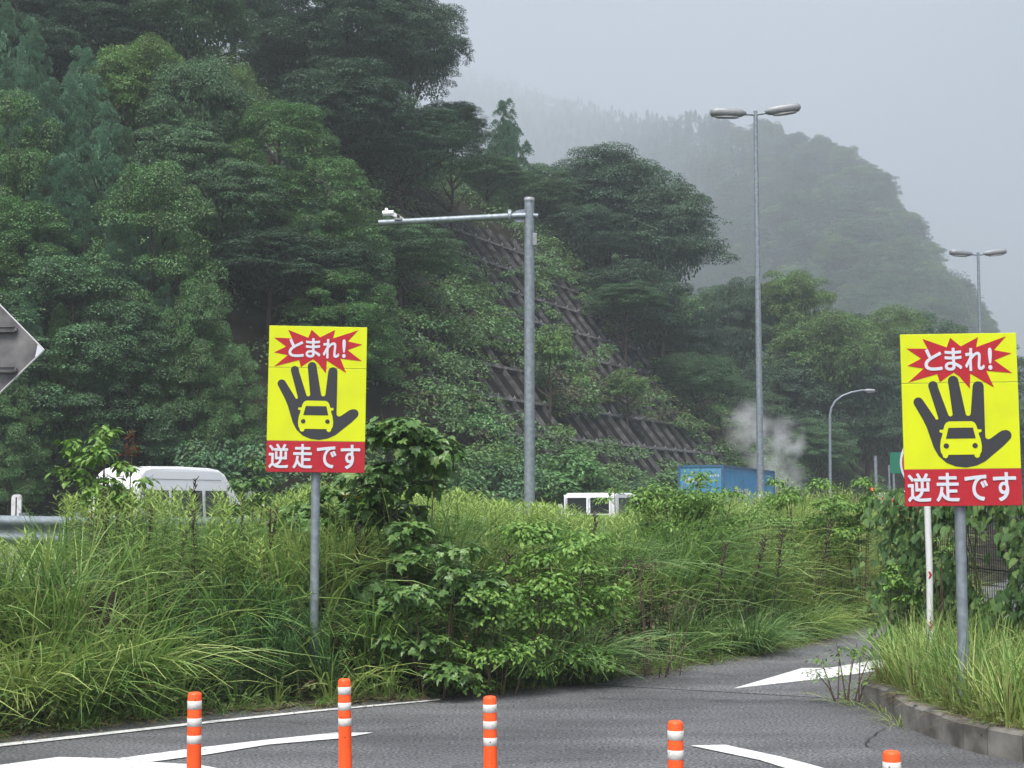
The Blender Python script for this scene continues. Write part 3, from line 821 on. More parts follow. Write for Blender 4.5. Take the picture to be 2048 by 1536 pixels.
# ------------------------------------------------------------------ concrete lattice on the slope
def lattice():
    O = np.array([3.1, 58.9, 0.5]); c = np.array([.423, .906, 0.0])
    bet = math.atan(1.28)
    u = np.array([-.906*math.cos(bet), .423*math.cos(bet), math.sin(bet)])
    nrm = np.cross(c, u); nrm = nrm if nrm[2] > 0 else -nrm
    root = empty('slope_lattice', tuple(O))
    tag(root, 'dark weathered concrete lattice holding the steep slope behind the camera pole', 'retaining lattice')
    O0 = np.zeros(3)
    def bar(a, b, w, hgt, side):
        mb = MB()
        q = [a - side*w/2 - nrm*.25, a + side*w/2 - nrm*.25, a + side*w/2 + nrm*hgt, a - side*w/2 + nrm*hgt]
        p = [b - side*w/2 - nrm*.25, b + side*w/2 - nrm*.25, b + side*w/2 + nrm*hgt, b - side*w/2 + nrm*hgt]
        mb.add(q + p, np.array([(0,1,2,3),(7,6,5,4),(0,4,5,1),(1,5,6,2),(2,6,7,3),(3,7,4,0)]))
        return mb
    SL = 20.0
    S = np.arange(-4.35, 27.1, 1.55)
    for s in S:
        bar(O0 + c*s + u*0.2, O0 + c*s + u*SL, .085, .14, c).build('beam', M['concbeam'], root)
    U = np.arange(1.2, SL, 1.95)
    for k in U:
        bar(O0 + c*(-4.6) + u*k, O0 + c*27.3 + u*k, .17, .12, u).build('cross_beam', M['concbeam'], root)
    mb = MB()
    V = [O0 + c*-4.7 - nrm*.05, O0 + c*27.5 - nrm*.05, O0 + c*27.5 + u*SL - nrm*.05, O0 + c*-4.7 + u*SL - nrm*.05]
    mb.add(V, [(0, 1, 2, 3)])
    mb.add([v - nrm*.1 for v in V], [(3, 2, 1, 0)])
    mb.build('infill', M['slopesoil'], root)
    am = MB()
    am.tube([(0, 0, 0), tuple(nrm*.12)], .03, 6)
    am.tube([tuple(nrm*.09 - c*.11), tuple(nrm*.09 + c*.11)], .015, 5)
    am.tube([tuple(nrm*.12 - u*.07), tuple(nrm*.14 + u*.09)], .015, 5)
    me = am.mesh('anchor', M['anchor'])
    cand = []
    for s in S:
        for k in U:
            p = c*s + u*k + nrm*.13
            px = proj((p + O)[None])[0]
            vis = any(in_poly(px[None], b)[0] for b in BARE)
            cand.append((not vis, (p + O)[1], tuple(p)))
    cand.sort()
    for nv, d, p in cand[:100]:
        link_mesh('anchor', me, root, p)
lattice()

# ------------------------------------------------------------------ far misty hill
RIDGE = [(2500, 960, 510), (2200, 930, 510), (2060, 880, 510), (1991, 790, 512), (1964, 712, 518), (1921, 622, 530), (1866, 582, 545), (1831, 547, 560), (1801, 482, 590), (1756, 412, 630), (1686, 357, 690), (1586, 316, 770), (1500, 300, 880), (1400, 292, 1080), (1300, 277, 1400), (1200, 248, 1750), (1120, 218, 2050), (1000, 178, 2346), (880, 150, 2465)]
rid = [P(*p) for p in RIDGE]
bas = []
for (px, py, D), r in zip(RIDGE, rid):
    b = P(px - 60, 1010, 270 + (D - 510) * 0.30); b.z = -1.6
    bas.append(b)
NS, NT = 30, (len(rid) - 1) * 4
def hillpt(s, t):
    """s 0..1 along the ridge, t 0 (foot) .. 1 (ridge)"""
    k = s * (len(rid) - 1); i = min(int(k), len(rid) - 2); f = k - i
    a = bas[i].lerp(bas[i+1], f); b = rid[i].lerp(rid[i+1], f)
    p = a.lerp(b, t)
    p.z = a.z + (b.z - a.z) * (t ** 0.85)
    return p
mb = MB()
V = []
for j in range(NT + 1):
    for i in range(NS + 1): V.append(tuple(hillpt(j / NT, i / NS)))
    q = hillpt(j / NT, 1.0); V.append((q.x, q.y + 90, q.z - 40)); V.append((q.x + 20, q.y + 240, -5))
W_ = NS + 3
mb.add(V, [(j*W_+i, j*W_+i+1, (j+1)*W_+i+1, (j+1)*W_+i) for j in range(NT) for i in range(W_ - 1)], 0, True)
tag(mb.build('hills', plain('forest_floor', (0.03, 0.045, 0.025), 0.95, 0, 0.1)), kind='structure')
def far_forest():
    rng = np.random.default_rng(9)
    kinds = []
    for q in range(5):
        K = 26
        if q < 3:                                                  # conifer
            z = rng.uniform(0, 1, K)**1.1*.97; a = rng.uniform(0, 6.28, K); r = (1-z)*.75*rng.uniform(.7, 1.05, K)
            C = np.stack([r*np.cos(a), r*np.sin(a), z], 1); Rh = .26*(1-.6*z); Rz = Rh*.4
        else:
            d = rdir(rng, K); d[:, 2] = np.abs(d[:, 2])*1.2 - .25; C = d*rng.uniform(.5, .85, (K, 1)); C[:, 2] = .45 + C[:, 2]*.45
            Rh = rng.uniform(.25, .42, K); Rz = Rh*.35
        kinds.append((C, Rh, Rz))
    mb = MB()
    ns = 0
    for it in range(3000):
        s = rng.uniform(0, 1)**0.8; t = rng.uniform(.05, 1.0)
        if it < 230: t = rng.uniform(.96, 1.0); s = it / 230
        p = hillpt(s, t)
        px = proj(np.array([tuple(p)]))[0]
        if px[0] < 880 or px[0] > 2150: continue
        if px[0] > 1480 and p.y < 950 and t > .3 and rng.uniform() < .6: continue
        D = p.y
        near = D < 765
        q = rng.integers(0, 3) if (not near and rng.uniform() < .75) else rng.integers(3, 5)
        C, Rh, Rz = kinds[q]
        H = rng.uniform(9, 14) if q < 3 else rng.uniform(8, 11)
        H *= 1.35
        if D > 1000: H *= 1.5
        w = H*.26 if q < 3 else H*.48
        if near: nl, lf = 46, .075
        else: nl, lf = 16, .13
        Sc = np.array([w, w, H])
        v, f = domes(C, Rh, Rz, np.full(len(C), nl), rng, lf, lf*.55, rnd=.7)
        a = rng.uniform(0, 6.28); ca, sa = math.cos(a), math.sin(a)
        v = np.stack([v[:, 0]*ca - v[:, 1]*sa, v[:, 0]*sa + v[:, 1]*ca, v[:, 2]], 1)
        mb.add(v*Sc + np.array(tuple(p)), f)
        ns += 1
    tag(mb.build('forest', L_FAR), kind='stuff')
far_forest()
def ridge_trees():
    rng = np.random.default_rng(19)
    k = 0
    for row in range(7):
        nq = 46 if row == 0 else 26
        for q in range(nq):
            s_ = .10 + .62*(q + rng.uniform(-.35, .35))/(nq - 1); t_ = 1.0 - .115*row + rng.uniform(-.03, .03)
            if row == 0: t_ = .985
            p = hillpt(min(max(s_, 0), 1), min(t_, .99))
            px = proj(np.array([tuple(p)]))[0]
            if px[0] < 1430 or px[0] > 2080 or p.y > 1090: continue
            w = rng.uniform(9.5, 15.5)*(1 + max(0, p.y - 600)/1200); h = w*rng.uniform(.95, 1.3)
            r_ = empty('ridge_tree', tuple(p))
            if row == 0: tag(r_, 'misty tree standing on the right hand skyline of the far hill', 'tree', 'trees along the misty skyline')
            else: tag(r_, 'misty tree in the crowd on the far hillside below its skyline', 'tree', 'trees on the misty far hillside')
            me = CROWN[('dark', 'broad', 'light')[k % 3]][(k // 3) % 2]
            link_mesh('crown', me, r_, (0, 0, h*.12), (w/2, w/2, h*.88), k*2.4)
            link_mesh('trunk', TRUNK[k % 2], r_, (0, 0, -2), (w/2, w/2, h*.8 + 2), k*2.4)
            k += 1
ridge_trees()

# ------------------------------------------------------------------ haze over the whole valley
mb = MB(); mb.box((60, 1260, 368.5), (1010, 2660, 744))
hz = mb.build('haze', [])
hm = bpy.data.materials.new('haze'); hm.use_nodes = True
hn = hm.node_tree; hn.nodes.clear()
ho = hn.nodes.new("ShaderNodeOutputMaterial"); hv = hn.nodes.new("ShaderNodeVolumePrincipled")
hv.inputs["Color"].default_value = (0.86, 0.93, 1.0, 1)
hv.inputs["Density"].default_value = HAZE_DENSITY
hv.inputs["Anisotropy"].default_value = 0.2
hn.links.new(hv.outputs[0], ho.inputs["Volume"])
hz.data.materials.append(hm)
tag(hz, kind='stuff')

# ------------------------------------------------------------------ wrong-way signs
def sx(X): return (X - 612.5) / 905 * 0.9
def sz(Y): return (1470 - Y) / 1365 * 1.352
def spoly(pts): return [(sx(a), sz(b)) for a, b in pts]
def arc(cx, cy, r, a0, a1, n=7):
    return [(cx + r*math.cos(math.radians(a0 + (a1-a0)*i/n)), cy - r*math.sin(math.radians(a0 + (a1-a0)*i/n))) for i in range(n+1)]
HAND = arc(286, 647, 39, 200, 25) + [(410, 770)] + arc(425, 774, 13, 195, 350, 4) + arc(404, 518, 38, 188, -12) + [(513, 742)] + arc(532, 745, 18, 190, 350, 4) + \
    arc(562, 481, 41, 180, 0) + [(650, 738)] + arc(670, 741, 20, 185, 355, 4) + arc(755, 529, 43, 175, 5) + [(796, 925)] + [(803, 941), (820, 947), (840, 939), (898, 897), (925, 881)] + \
    arc(957, 918, 43, 105, -50, 6) + [(935, 1000), (850, 1070), (790, 1120), (720, 1153), (640, 1168), (560, 1158), (490, 1130), (430, 1075), (395, 1010), (370, 930), (345, 850), (318, 788)]
BURST = [(205, 218), (372, 222), (333, 142), (520, 213), (550, 137), (630, 207), (768, 135), (750, 215), (985, 132), (888, 240), (1022, 268), (888, 322), (1022, 425), (822, 405), (878, 538), (697, 425), (690, 545), (612, 446), (570, 415), (520, 446), (458, 490), (440, 425), (212, 488), (335, 380), (208, 357), (318, 300)]
half = [(88, 803), (108, 812), (122, 832), (133, 868), (160, 868), (165, 880), (158, 890), (139, 893), (143, 915), (154, 945), (162, 1000), (158, 1045), (146, 1062), (142, 1084), (123, 1094), (105, 1084), (101, 1066)]
CARP = [(605 + a, b) for a, b in half] + [(605 - a, b) for a, b in reversed(half)]
SCREEN = [(512, 853), (702, 853), (721, 938), (490, 938)]
def glyph(ch, box, mat, parent, y, bold=0.018, name='lettering'):
    c = bpy.data.curves.new('t', 'FONT'); c.body = ch; c.size = 1
    o = bpy.data.objects.new('t', c); COL.objects.link(o)
    dg = bpy.context.evaluated_depsgraph_get()
    me = bpy.data.meshes.new_from_object(o.evaluated_get(dg))
    bpy.data.objects.remove(o)
    n = len(me.vertices); co = np.empty(n*3, np.float32); me.vertices.foreach_get("co", co); co = co.reshape(-1, 3)
    faces = [tuple(p.vertices) for p in me.polygons]
    a, b = co.min(0), co.max(0)
    x0, z0, x1, z1 = box
    t = bold*.17
    mb = MB()
    for k in range(13):
        q = 2*math.pi*k/12; dx, dz = (0, 0) if k == 12 else (t*math.cos(q), t*math.sin(q))
        mb.add(np.stack([x0 + t + (co[:, 0]-a[0])/(b[0]-a[0])*(x1-x0-2*t) + dx, np.full(n, y - .00012*k), z0 + t + (co[:, 1]-a[1])/(b[1]-a[1])*(z1-z0-2*t) + dz], 1), faces)
    bpy.data.meshes.remove(me)
    return mb.build(name, mat, parent)
def wrong_way_sign(px, bot, D, label, yaw, roll, base_z, pole_r, pole_dx, wscale=1.0):
    b = P(px, bot, D)
    root = empty('wrong_way_sign', (b.x, D, base_z), yaw)
    tag(root, label, 'road sign', 'yellow wrong-way warning signs')
    k = b.z - base_z
    up = empty('panel_mount', (0, 0, 0)); bpy.data.objects.remove(up)
    seam = sz(497)
    pn = MB()
    pn.box((0, -.02, (seam + 1.352)/2 + .001), (.9, .018, 1.352 - seam - .002))
    pn.box((0, -.02, (seam + sz(1180))/2), (.9, .018, seam - sz(1180) - .002))
    panel = pn.build('panel', M['yellow'], root, (0, 0, k), 0.003)
    panel.rotation_euler = (0, roll, 0); panel.scale = (wscale, 1, wscale)
    rd = MB(); rd.box((0, -.02, sz(1180)/2), (.9, .018, sz(1180) - .001)); rd.build('caption_band', M['red'], panel, None, 0.003)
    MB().prism(spoly(BURST), -.0312, -.0285, 0).build('starburst', M['red'], panel)
    MB().prism(spoly(HAND), -.0312, -.0285, 0).build('hand_symbol', M['ink'], panel)
    car = MB().prism(spoly(CARP), -.0335, -.0305, 0).build('car_symbol', M['yellow'], panel)
    cm = MB(); cm.prism(spoly(SCREEN), -.0355, -.033)
    for cx in (491, 714): cm.prism(spoly(arc(cx, 996, 21, 0, 337, 15)), -.0355, -.033)
    cm.build('windscreen', M['ink'], car)
    for ch, bx in (("と", (342, 225, 482, 398)), ("ま", (500, 218, 636, 400)), ("れ", (658, 222, 810, 405)), ("!", (838, 222, 870, 398))):
        glyph(ch, (sx(bx[0]), sz(bx[3]), sx(bx[2]), sz(bx[1])), M['white'], panel, -.0345, .026 if ch != '!' else .03)
    for ch, bx in (("逆", (180, 1208, 362, 1436)), ("走", (400, 1208, 582, 1436)), ("で", (622, 1226, 803, 1430)), ("す", (842, 1208, 1022, 1436))):
        glyph(ch, (sx(bx[0]), sz(bx[3]), sx(bx[2]), sz(bx[1])), M['white'], panel, -.0335, .026)
    pm = MB(); pm.tube([(pole_dx, .05, 0), (pole_dx, .05, k + .3), (pole_dx, .05, k + 1.30)], pole_r, 18); pm.build('pole', M['galv'], root)
    br = MB()
    for z in (.35, 1.05): br.box((pole_dx, .0, k + z), (.34, .016, .04)); br.box((pole_dx, .055, k + z), (pole_r*2 + .03, pole_r*2 + .02, .03))
    br.build('bracket', M['galv'], root)
    return root
wrong_way_sign(631, 945, 13.85, 'yellow wrong-way sign on a grey post in the weeds, left of the camera pole', R(5), R(0.6), 0.3, 0.041, 0.0)
wrong_way_sign(1926, 1012, 11.55, 'yellow wrong-way sign on a grey post above the kerb at the right edge', R(-3), R(-0.6), 0.15, 0.0415, -0.012, 0.982)

# ------------------------------------------------------------------ grey diamond board at the left edge (seen from behind)
dm = P(-39, 700, 12.0)
root = empty('diamond_sign', (dm.x, 12.0, 0.2))
tag(root, 'grey back of a diamond shaped sign cut by the left edge', 'road sign')
kz = dm.z - 0.2
hd = 0.51
bo = MB(); bo.prism([(hd, 0), (0, hd), (-hd, 0), (0, -hd)], 0.0, 0.012); board = bo.build('board', M['alu'], root, (0, 0, kz))
e = MB()
for (a, b) in (((hd, 0), (0, hd)), ((0, hd), (-hd, 0)), ((-hd, 0), (0, -hd)), ((0, -hd), (hd, 0))):
    e.tube([(a[0], .004, a[1]), (b[0], .004, b[1])], .008, 6)
e.build('edge', M['aluedge'], board)
MB().prism([(hd - .005, 0), (hd - .05, .045), (hd - .068, -.055), (hd - .06, -.06)], -.004, -.001).build('tape', M['white'], board)
for z in (.165, -.16):
    r_ = MB(); r_.box((0, -.014, z), ((hd - abs(z))*2 - .10, .022, .028)); r_.box((0, -.020, z + .02), ((hd - abs(z))*2 - .14, .034, .006)); r_.box((0, -.020, z - .02), ((hd - abs(z))*2 - .12, .034, .006)); r_.build('rib', M['alu'], board)
MB().tube([(0, -.07, 0), (0, -.07, kz + .4)], .038, 14).build('pole', M['galv'], root)

# ------------------------------------------------------------------ camera gantry
D = 25.0
pt_ = P(1058.5, 398, D)
bz = tz(pt_.x, D)
root = empty('camera_pole', (pt_.x, D, bz))
tag(root, 'tall galvanised pole with a single arm carrying a small camera', 'pole')
H = pt_.z - bz
def pl(px, py): q = P(px, py, D); return (q.x - pt_.x, 0, q.z - bz)
m_ = MB(); m_.tube([(0, 0, 0), (0, 0, H)], [.092, .084], 8); m_.build('pole', M['galv'], root)
m_ = MB(); m_.lathe([(.0, .02), (.088, .02), (.09, -.04), (.086, -.05)], 12, 0, (0, 0, H)); m_.build('cap', M['lampgrey'], root)
a0, a1, a2 = pl(757, 446), pl(1020, 433), pl(1058, 431)
m_ = MB(); m_.tube([(a0[0], 0, a0[2]), (a1[0], 0, a1[2])], [.052, .058], 14); arm = m_.build('arm', M['galv'], root)
m_ = MB(); m_.tube([(a1[0] - .03, 0, a1[2]), (a1[0] + .015, 0, a1[2])], .12, 18); m_.build('flange', M['galv'], root)
m_ = MB(); m_.tube([(a1[0] + .012, 0, a1[2]), (a2[0], 0, a2[2])], .055, 12)
for sg in (1, -1): m_.prism([(a1[0] + .012, a1[2] + .03*sg), (a1[0] + .1, a1[2] + .10*sg), (a2[0], a2[2] + .12*sg), (a2[0], a2[2] + .03*sg)][::sg], -.012, .012)
m_.build('gusset', M['galv'], root)
s1 = pl(1076, 432)
m_ = MB(); m_.tube([a2, s1], .042, 12); m_.build('stub', M['galv'], root)
for k_ in range(6):
    q = 2*math.pi*k_/6
    m_ = MB(); m_.box((a1[0], -.095*math.cos(q), a1[2] + .095*math.sin(q)), (.075, .022, .022)); m_.build('bolt', M['lampgrey'], root)
c_ = pl(1067, 480)
m_ = MB(); m_.box((c_[0] + .02, -.02, c_[2]), (.075, .13, .21)); m_.build('junction_box', M['lampgrey'], root, None, .008)
# camera on the arm: a device of its own
cb = P(785, 437, D)
cr = empty('traffic_camera', (cb.x, D, cb.z)); tag(cr, 'small white camera on a bracket at the tip of the pole arm', 'camera')
def cl(px, py): q = P(px, py, D); return (q.x - cb.x, 0, q.z - cb.z)
m_ = MB(); p0, p1 = cl(808, 438), cl(783, 428); m_.prism([(p0[0], p0[2] - .02), (p0[0], p0[2] + .01), (p1[0], p1[2] + .05), (p1[0], p1[2] - .03)][::-1], -.03, .03); m_.build('bracket', M['poleWhite'], cr)
p2 = cl(774, 427)
m_ = MB(); m_.tube([(p2[0] - .075, 0, p2[2] + .0), (p2[0] + .11, 0, p2[2] + .008)], .048, 12); hsg = m_.build('housing', M['vanwhite'], cr)
m_ = MB(); m_.tube([(p2[0] - .082, 0, p2[2]), (p2[0] - .074, 0, p2[2])], .036, 12); m_.build('lens', M['carglass'], hsg)
m_ = MB(); m_.lathe([(0, .05), (.025, .045), (.03, 0)], 10, 0, (p2[0] - .01, 0, p2[2] + .045)); m_.build('antenna', M['vanwhite'], cr)
m_ = MB(); q_ = cl(797, 439); m_.box((q_[0], 0, q_[2]), (.13, .14, .035)); m_.box((q_[0], 0, q_[2] + .04), (.05, .06, .08)); m_.build('clamp', M['lampgrey'], cr)

# ------------------------------------------------------------------ street lamps
def head_mesh(L, W, Hh, name='lamp_head'):
    mb = MB(); n = 14; xs = [0, .04, .12, .3, .6, .85, .96, 1.0]; ws = [.30, .45, .72, .9, 1.0, .98, .85, .5]
    hs_ = [.35, .5, .75, .95, 1.0, .95, .8, .45]
    V = []
    for x, w, h in zip(xs, ws, hs_):
        for k in range(n):
            a = 2*math.pi*k/n
            c, s_ = math.cos(a), math.sin(a)
            V.append((x*L, W/2*w*np.sign(c)*abs(c)**.7, Hh*(.5*h*np.sign(s_)*abs(s_)**.7) + (.0 if s_ > 0 else .0)))
    F = [(i*n+k, i*n+(k+1) % n, (i+1)*n+(k+1) % n, (i+1)*n+k) for i in range(len(xs)-1) for k in range(n)]
    mb.add(V, F, 0, True); mb.add(V[:n], [tuple(reversed(range(n)))]); mb.add(V[-n:], [tuple(range(n))])
    return mb
def lens_mesh(L, W, z):
    mb = MB(); n = 16
    V = [(L*.55 + L*.36*math.cos(2*math.pi*k/n), W*.40*math.sin(2*math.pi*k/n), z - .02) for k in range(n)] + [(L*.55 + L*.33*math.cos(2*math.pi*k/n), W*.34*math.sin(2*math.pi*k/n), z - .05) for k in range(n)]
    mb.add(V, [(k, n+k, n+(k+1) % n, (k+1) % n) for k in range(n)] + [tuple(range(n, 2*n))], 0, True)
    return mb
def double_lamp(px, top, D, label, rz, tilt):
    t = P(px, top, D); bz = tz(t.x, D)
    root = empty('double_street_lamp', (t.x, D, bz), rz); tag(root, label, 'street lamp', 'double headed street lamps')
    H = t.z - bz
    MB().tube([(0, 0, 0), (0, 0, H*.5), (0, 0, H)], [.092, .075, .052], 14).build('pole', M['galv'], root)
    m_ = MB(); m_.lathe([(0, 0), (.13, 0), (.13, 1.1), (.10, 1.16)], 14); m_.build('base', M['galv'], root)
    for sg, tl in ((-1, tilt[0]), (1, tilt[1])):
        a = MB().tube([(0, 0, H - .10), (sg*.26, 0, H - .10 + .26*tl[0])], .03, 10).build('arm', M['galv'], root)
        zz = H - .09 + .26*tl[0]
        h_ = head_mesh(.92, .34, .24).build('lamp_head', M['lampgrey'], root, (sg*.24, 0, zz + .02))
        h_.rotation_euler = (0, -tl[1] if sg > 0 else tl[1], 0 if sg > 0 else math.pi)
        if sg < 0: h_.rotation_euler = (0, -tl[1], math.pi)
        lens_mesh(.92, .34, -.085).build('lens', M['glass_lens'], h_)
    return root
double_lamp(1511, 222, 38.0, 'tall double headed street lamp in front of the blue container', R(0), ((.05, R(1)), (.17, R(8))))
double_lamp(1956, 505, 58.0, 'distant double headed street lamp above the right yellow sign', R(8), ((.03, R(3)), (.12, R(7))))
# curved single lamp
D = 75.0
b = P(1660, 985, D); bz = tz(b.x, D)
root = empty('curved_street_lamp', (b.x, D, bz)); tag(root, 'thin single street lamp with a curved arm behind the shrubs', 'street lamp')
def cl2(px, py): q = P(px, py, D); return (q.x - b.x, 0, q.z - bz)
pts = [(0, 0, 0)] + [cl2(*p) for p in [(1660, 900), (1660, 830), (1663, 815), (1671, 802), (1684, 792), (1702, 785), (1722, 781), (1733, 780)]]
MB().tube(pts, [.085, .075, .065, .06, .058, .056, .052, .048, .045], 10).build('pole', M['galv'], root)
h_ = head_mesh(.55, .3, .2).build('lamp_head', M['lampgrey'], root, cl2(1728, 781)); h_.rotation_euler = (0, R(3), 0)
lens_mesh(.55, .3, -.05).build('lens', M['glass_lens'], h_)
# plain far poles and green sign
for px, top, D, r, lab in ((1751, 912, 62, .075, 'short grey pole left of the green sign'), (1778, 930, 66, .05, 'thin dark pole beside the green sign')):
    t = P(px, top, D); bz = tz(t.x, D)
    o = MB().tube([(0, 0, 0), (0, 0, t.z - bz)], [r, r*.85], 10).build('grey_pole', M['galv'], None, (t.x, D, bz)); tag(o, lab, 'pole')
D = 60; t = P(1797, 905, D); bz = tz(t.x, D)
root = empty('green_sign', (t.x, D, bz)); tag(root, 'small dark green road sign behind the right yellow sign', 'road sign')
MB().tube([(-.2, .05, 0), (-.2, .05, t.z - bz)], .05, 10).build('pole', M['galv'], root)
m_ = MB(); m_.box((.1, 0, t.z - bz - .42), (.9, .03, .84)); m_.build('panel', M['green_sign'], root, None, .01)
# no-entry sign on a white banded pole
D = 14.2
t = P(1862, 926, D)
root = empty('no_entry_sign', (P(1855, 1015, D).x, D, 0.16)); tag(root, 'round red no entry sign on a thin white pole behind the right yellow sign', 'road sign')
dx = t.x - root.location.x; kz = t.z - .16
def disc(r, y0, y1): return [(dx + r*math.cos(2*math.pi*k/40), kz + r*math.sin(2*math.pi*k/40)) for k in range(40)], y0, y1
p_, y0, y1 = disc(.30, -.03, -.015); pn = MB().prism(p_, y0, y1).build('disc', M['white'], root)
p_, y0, y1 = disc(.282, -.033, -.029); MB().prism(p_, y0, y1).build('red_face', M['red'], pn)
m_ = MB(); m_.box((dx, -.034, kz), (.42, .006, .09)); m_.build('bar', M['white'], pn)
MB().tube([(0, .02, 0), (.012, .02, 1.0), (-.005, .02, kz + .25)], .0305, 14).build('pole', M['poleWhite'], root)
for py in (1150, 1250):
    z = P(1855, py, D).z - .16
    m_ = MB()
    for sg in (1, -1):
        m_.add([(-.018 + .006, -.0125, z + sg*.034), (.006, -.0125, z + sg*.034), (.026, -.0125, z), (.004, -.0125, z)], [(0, 1, 2, 3) if sg < 0 else (3, 2, 1, 0)])
    m_.build('red_chevron', M['red'], root)

# ------------------------------------------------------------------ bollards
def bollard(px, top, D, label, lean):
    t = P(px, top, D)
    root = empty('lane_bollard', (t.x, D, 0)); tag(root, label, 'bollard', 'orange lane bollards')
    root.rotation_euler = (lean[1], lean[0], random.uniform(0, 6))
    H = t.z; r = .04
    mb = MB(); mb.lathe([(.0, 0), (.10, 0), (.10, .02), (.075, .035), (.047, .05), (.0425, .07), (.041, H*.5), (r, H - .016), (r - .003, H - .008), (r - .010, H - .002), (r - .02, H), (0, H)], 24)
    mb.build('post', M['orange'], root)
    for k in range(3):
        z1 = H - .049 - .0975*k; z0 = z1 - .047
        b_ = MB(); b_.lathe([(.0405, z0), (.0418, z0 + .001), (.0416, z1 - .001), (.0400, z1)], 24); b_.build('reflective_band', M['reflect'], root)
    rg = random.Random(px); sc = MB()
    for k in range(11):
        a = rg.uniform(0, 6.28); z = rg.uniform(H*.35, H - .02); w = rg.uniform(.06, .24); h = rg.uniform(.003, .009); rr = .0424
        sc.add([(rr*math.cos(a), rr*math.sin(a), z), (rr*math.cos(a + w), rr*math.sin(a + w), z + .002), (rr*math.cos(a + w), rr*math.sin(a + w), z + h), (rr*math.cos(a), rr*math.sin(a), z + h*.6)], [(0, 1, 2, 3)])
    sc.build('scuff_mark', M['scuff'], root)
bollard(391, 1384, 8.76, 'leftmost orange bollard, standing on the white road arrow', (R(-.5), 0))
bollard(693, 1357, 9.55, 'orange bollard at the tip of the long white line, below the left sign', (R(1.2), 0))
bollard(982, 1392, 9.1, 'orange bollard in the middle of the road, below the camera pole', (R(1.0), 0))
bollard(1350, 1441, 7.78, 'orange bollard left of the slanting white line on the right', (R(.2), 0))
bollard(1783, 1501, 6.9, 'rightmost and nearest orange bollard, in front of the kerb', (R(0), 0))

# ------------------------------------------------------------------ guardrail and delineators
GP = [P(-420, 1010, 16.6), P(-150, 1010, 17.1), P(90, 1010, 17.6), P(330, 1010, 18.6), P(560, 1010, 20.4), P(800, 1010, 22.9), P(1130, 1010, 27.5)]
root = empty('guardrail', (GP[0].x, GP[0].y, tz(GP[0].x, GP[0].y))); tag(root, 'galvanised guardrail beam half hidden by grass at the left edge', 'guardrail')
o_ = root.location
prof = [(.0, .0), (-.035, -.03), (-.075, -.075), (-.035, -.125), (-.01, -.15), (-.01, -.20), (-.035, -.225), (-.075, -.275), (-.035, -.32), (.0, -.35)]
GZ = [1.67 - .025*i for i in range(len(GP))]
m_ = MB(); V = []
for i, p in enumerate(GP):
    for (dy, dz) in prof: V.append((p.x - o_.x - dy*.25, p.y - o_.y + dy, GZ[i] - o_.z + dz))
n = len(prof); m_.add(V, [(i*n+k, (i+1)*n+k, (i+1)*n+k+1, i*n+k+1) for i in range(len(GP)-1) for k in range(n-1)], 0, True)
m_.build('beam', M['galv'], root)
for i in range(len(GP) - 1):
    for f in (.25, .8):
        p = GP[i].lerp(GP[i+1], f); gz = tz(p.x, p.y)
        MB().tube([(p.x - o_.x, p.y - o_.y + .1, gz - o_.z - .1), (p.x - o_.x, p.y - o_.y + .1, 1.66 - o_.z)], .055, 10).build('post', M['galv'], root)
def white_post(px, top, D, w, label, group=None):
    t = P(px, top, D); bz = tz(t.x, D); H = t.z - bz
    root = empty('delineator_post', (t.x, D, bz)); tag(root, label, 'delineator', group)
    rr = w*.3
    poly = [(-w/2, 0), (w/2, 0), (w/2, H - rr), (w/2 - rr*.4, H - rr*.25), (w/2 - rr, H), (-w/2 + rr, H), (-w/2 + rr*.4, H - rr*.25), (-w/2, H - rr)]
    MB().prism(poly, -.02, .02).build('plate', M['poleWhite'], root)
    m_ = MB(); m_.box((0, -.022, H*.5), (w*.12, .006, H*.94)); m_.build('slot', M['trim'], root)
white_post(34, 989, 17.75, .115, 'white delineator plate standing above the guardrail at the left edge')
for px in (994, 1036, 1079, 1120):
    white_post(px, 1008, 27.0, .095, 'small white post in the row at the foot of the camera pole', 'row of white posts at the camera pole')
t = P(503, 990, 21.0); bz = tz(t.x, 21.0); root = empty('round_delineator', (t.x, 21.0, bz)); tag(root, 'round grey reflector disc just right of the white van', 'delineator')
k_ = t.z - bz
MB().prism([(.055*math.cos(2*math.pi*k/24), k_ + .055*math.sin(2*math.pi*k/24)) for k in range(24)], -.02, 0).build('disc', M['lampgrey'], root)
MB().tube([(0, .02, 0), (0, .02, k_)], .02, 8).build('pole', M['galv'], root)

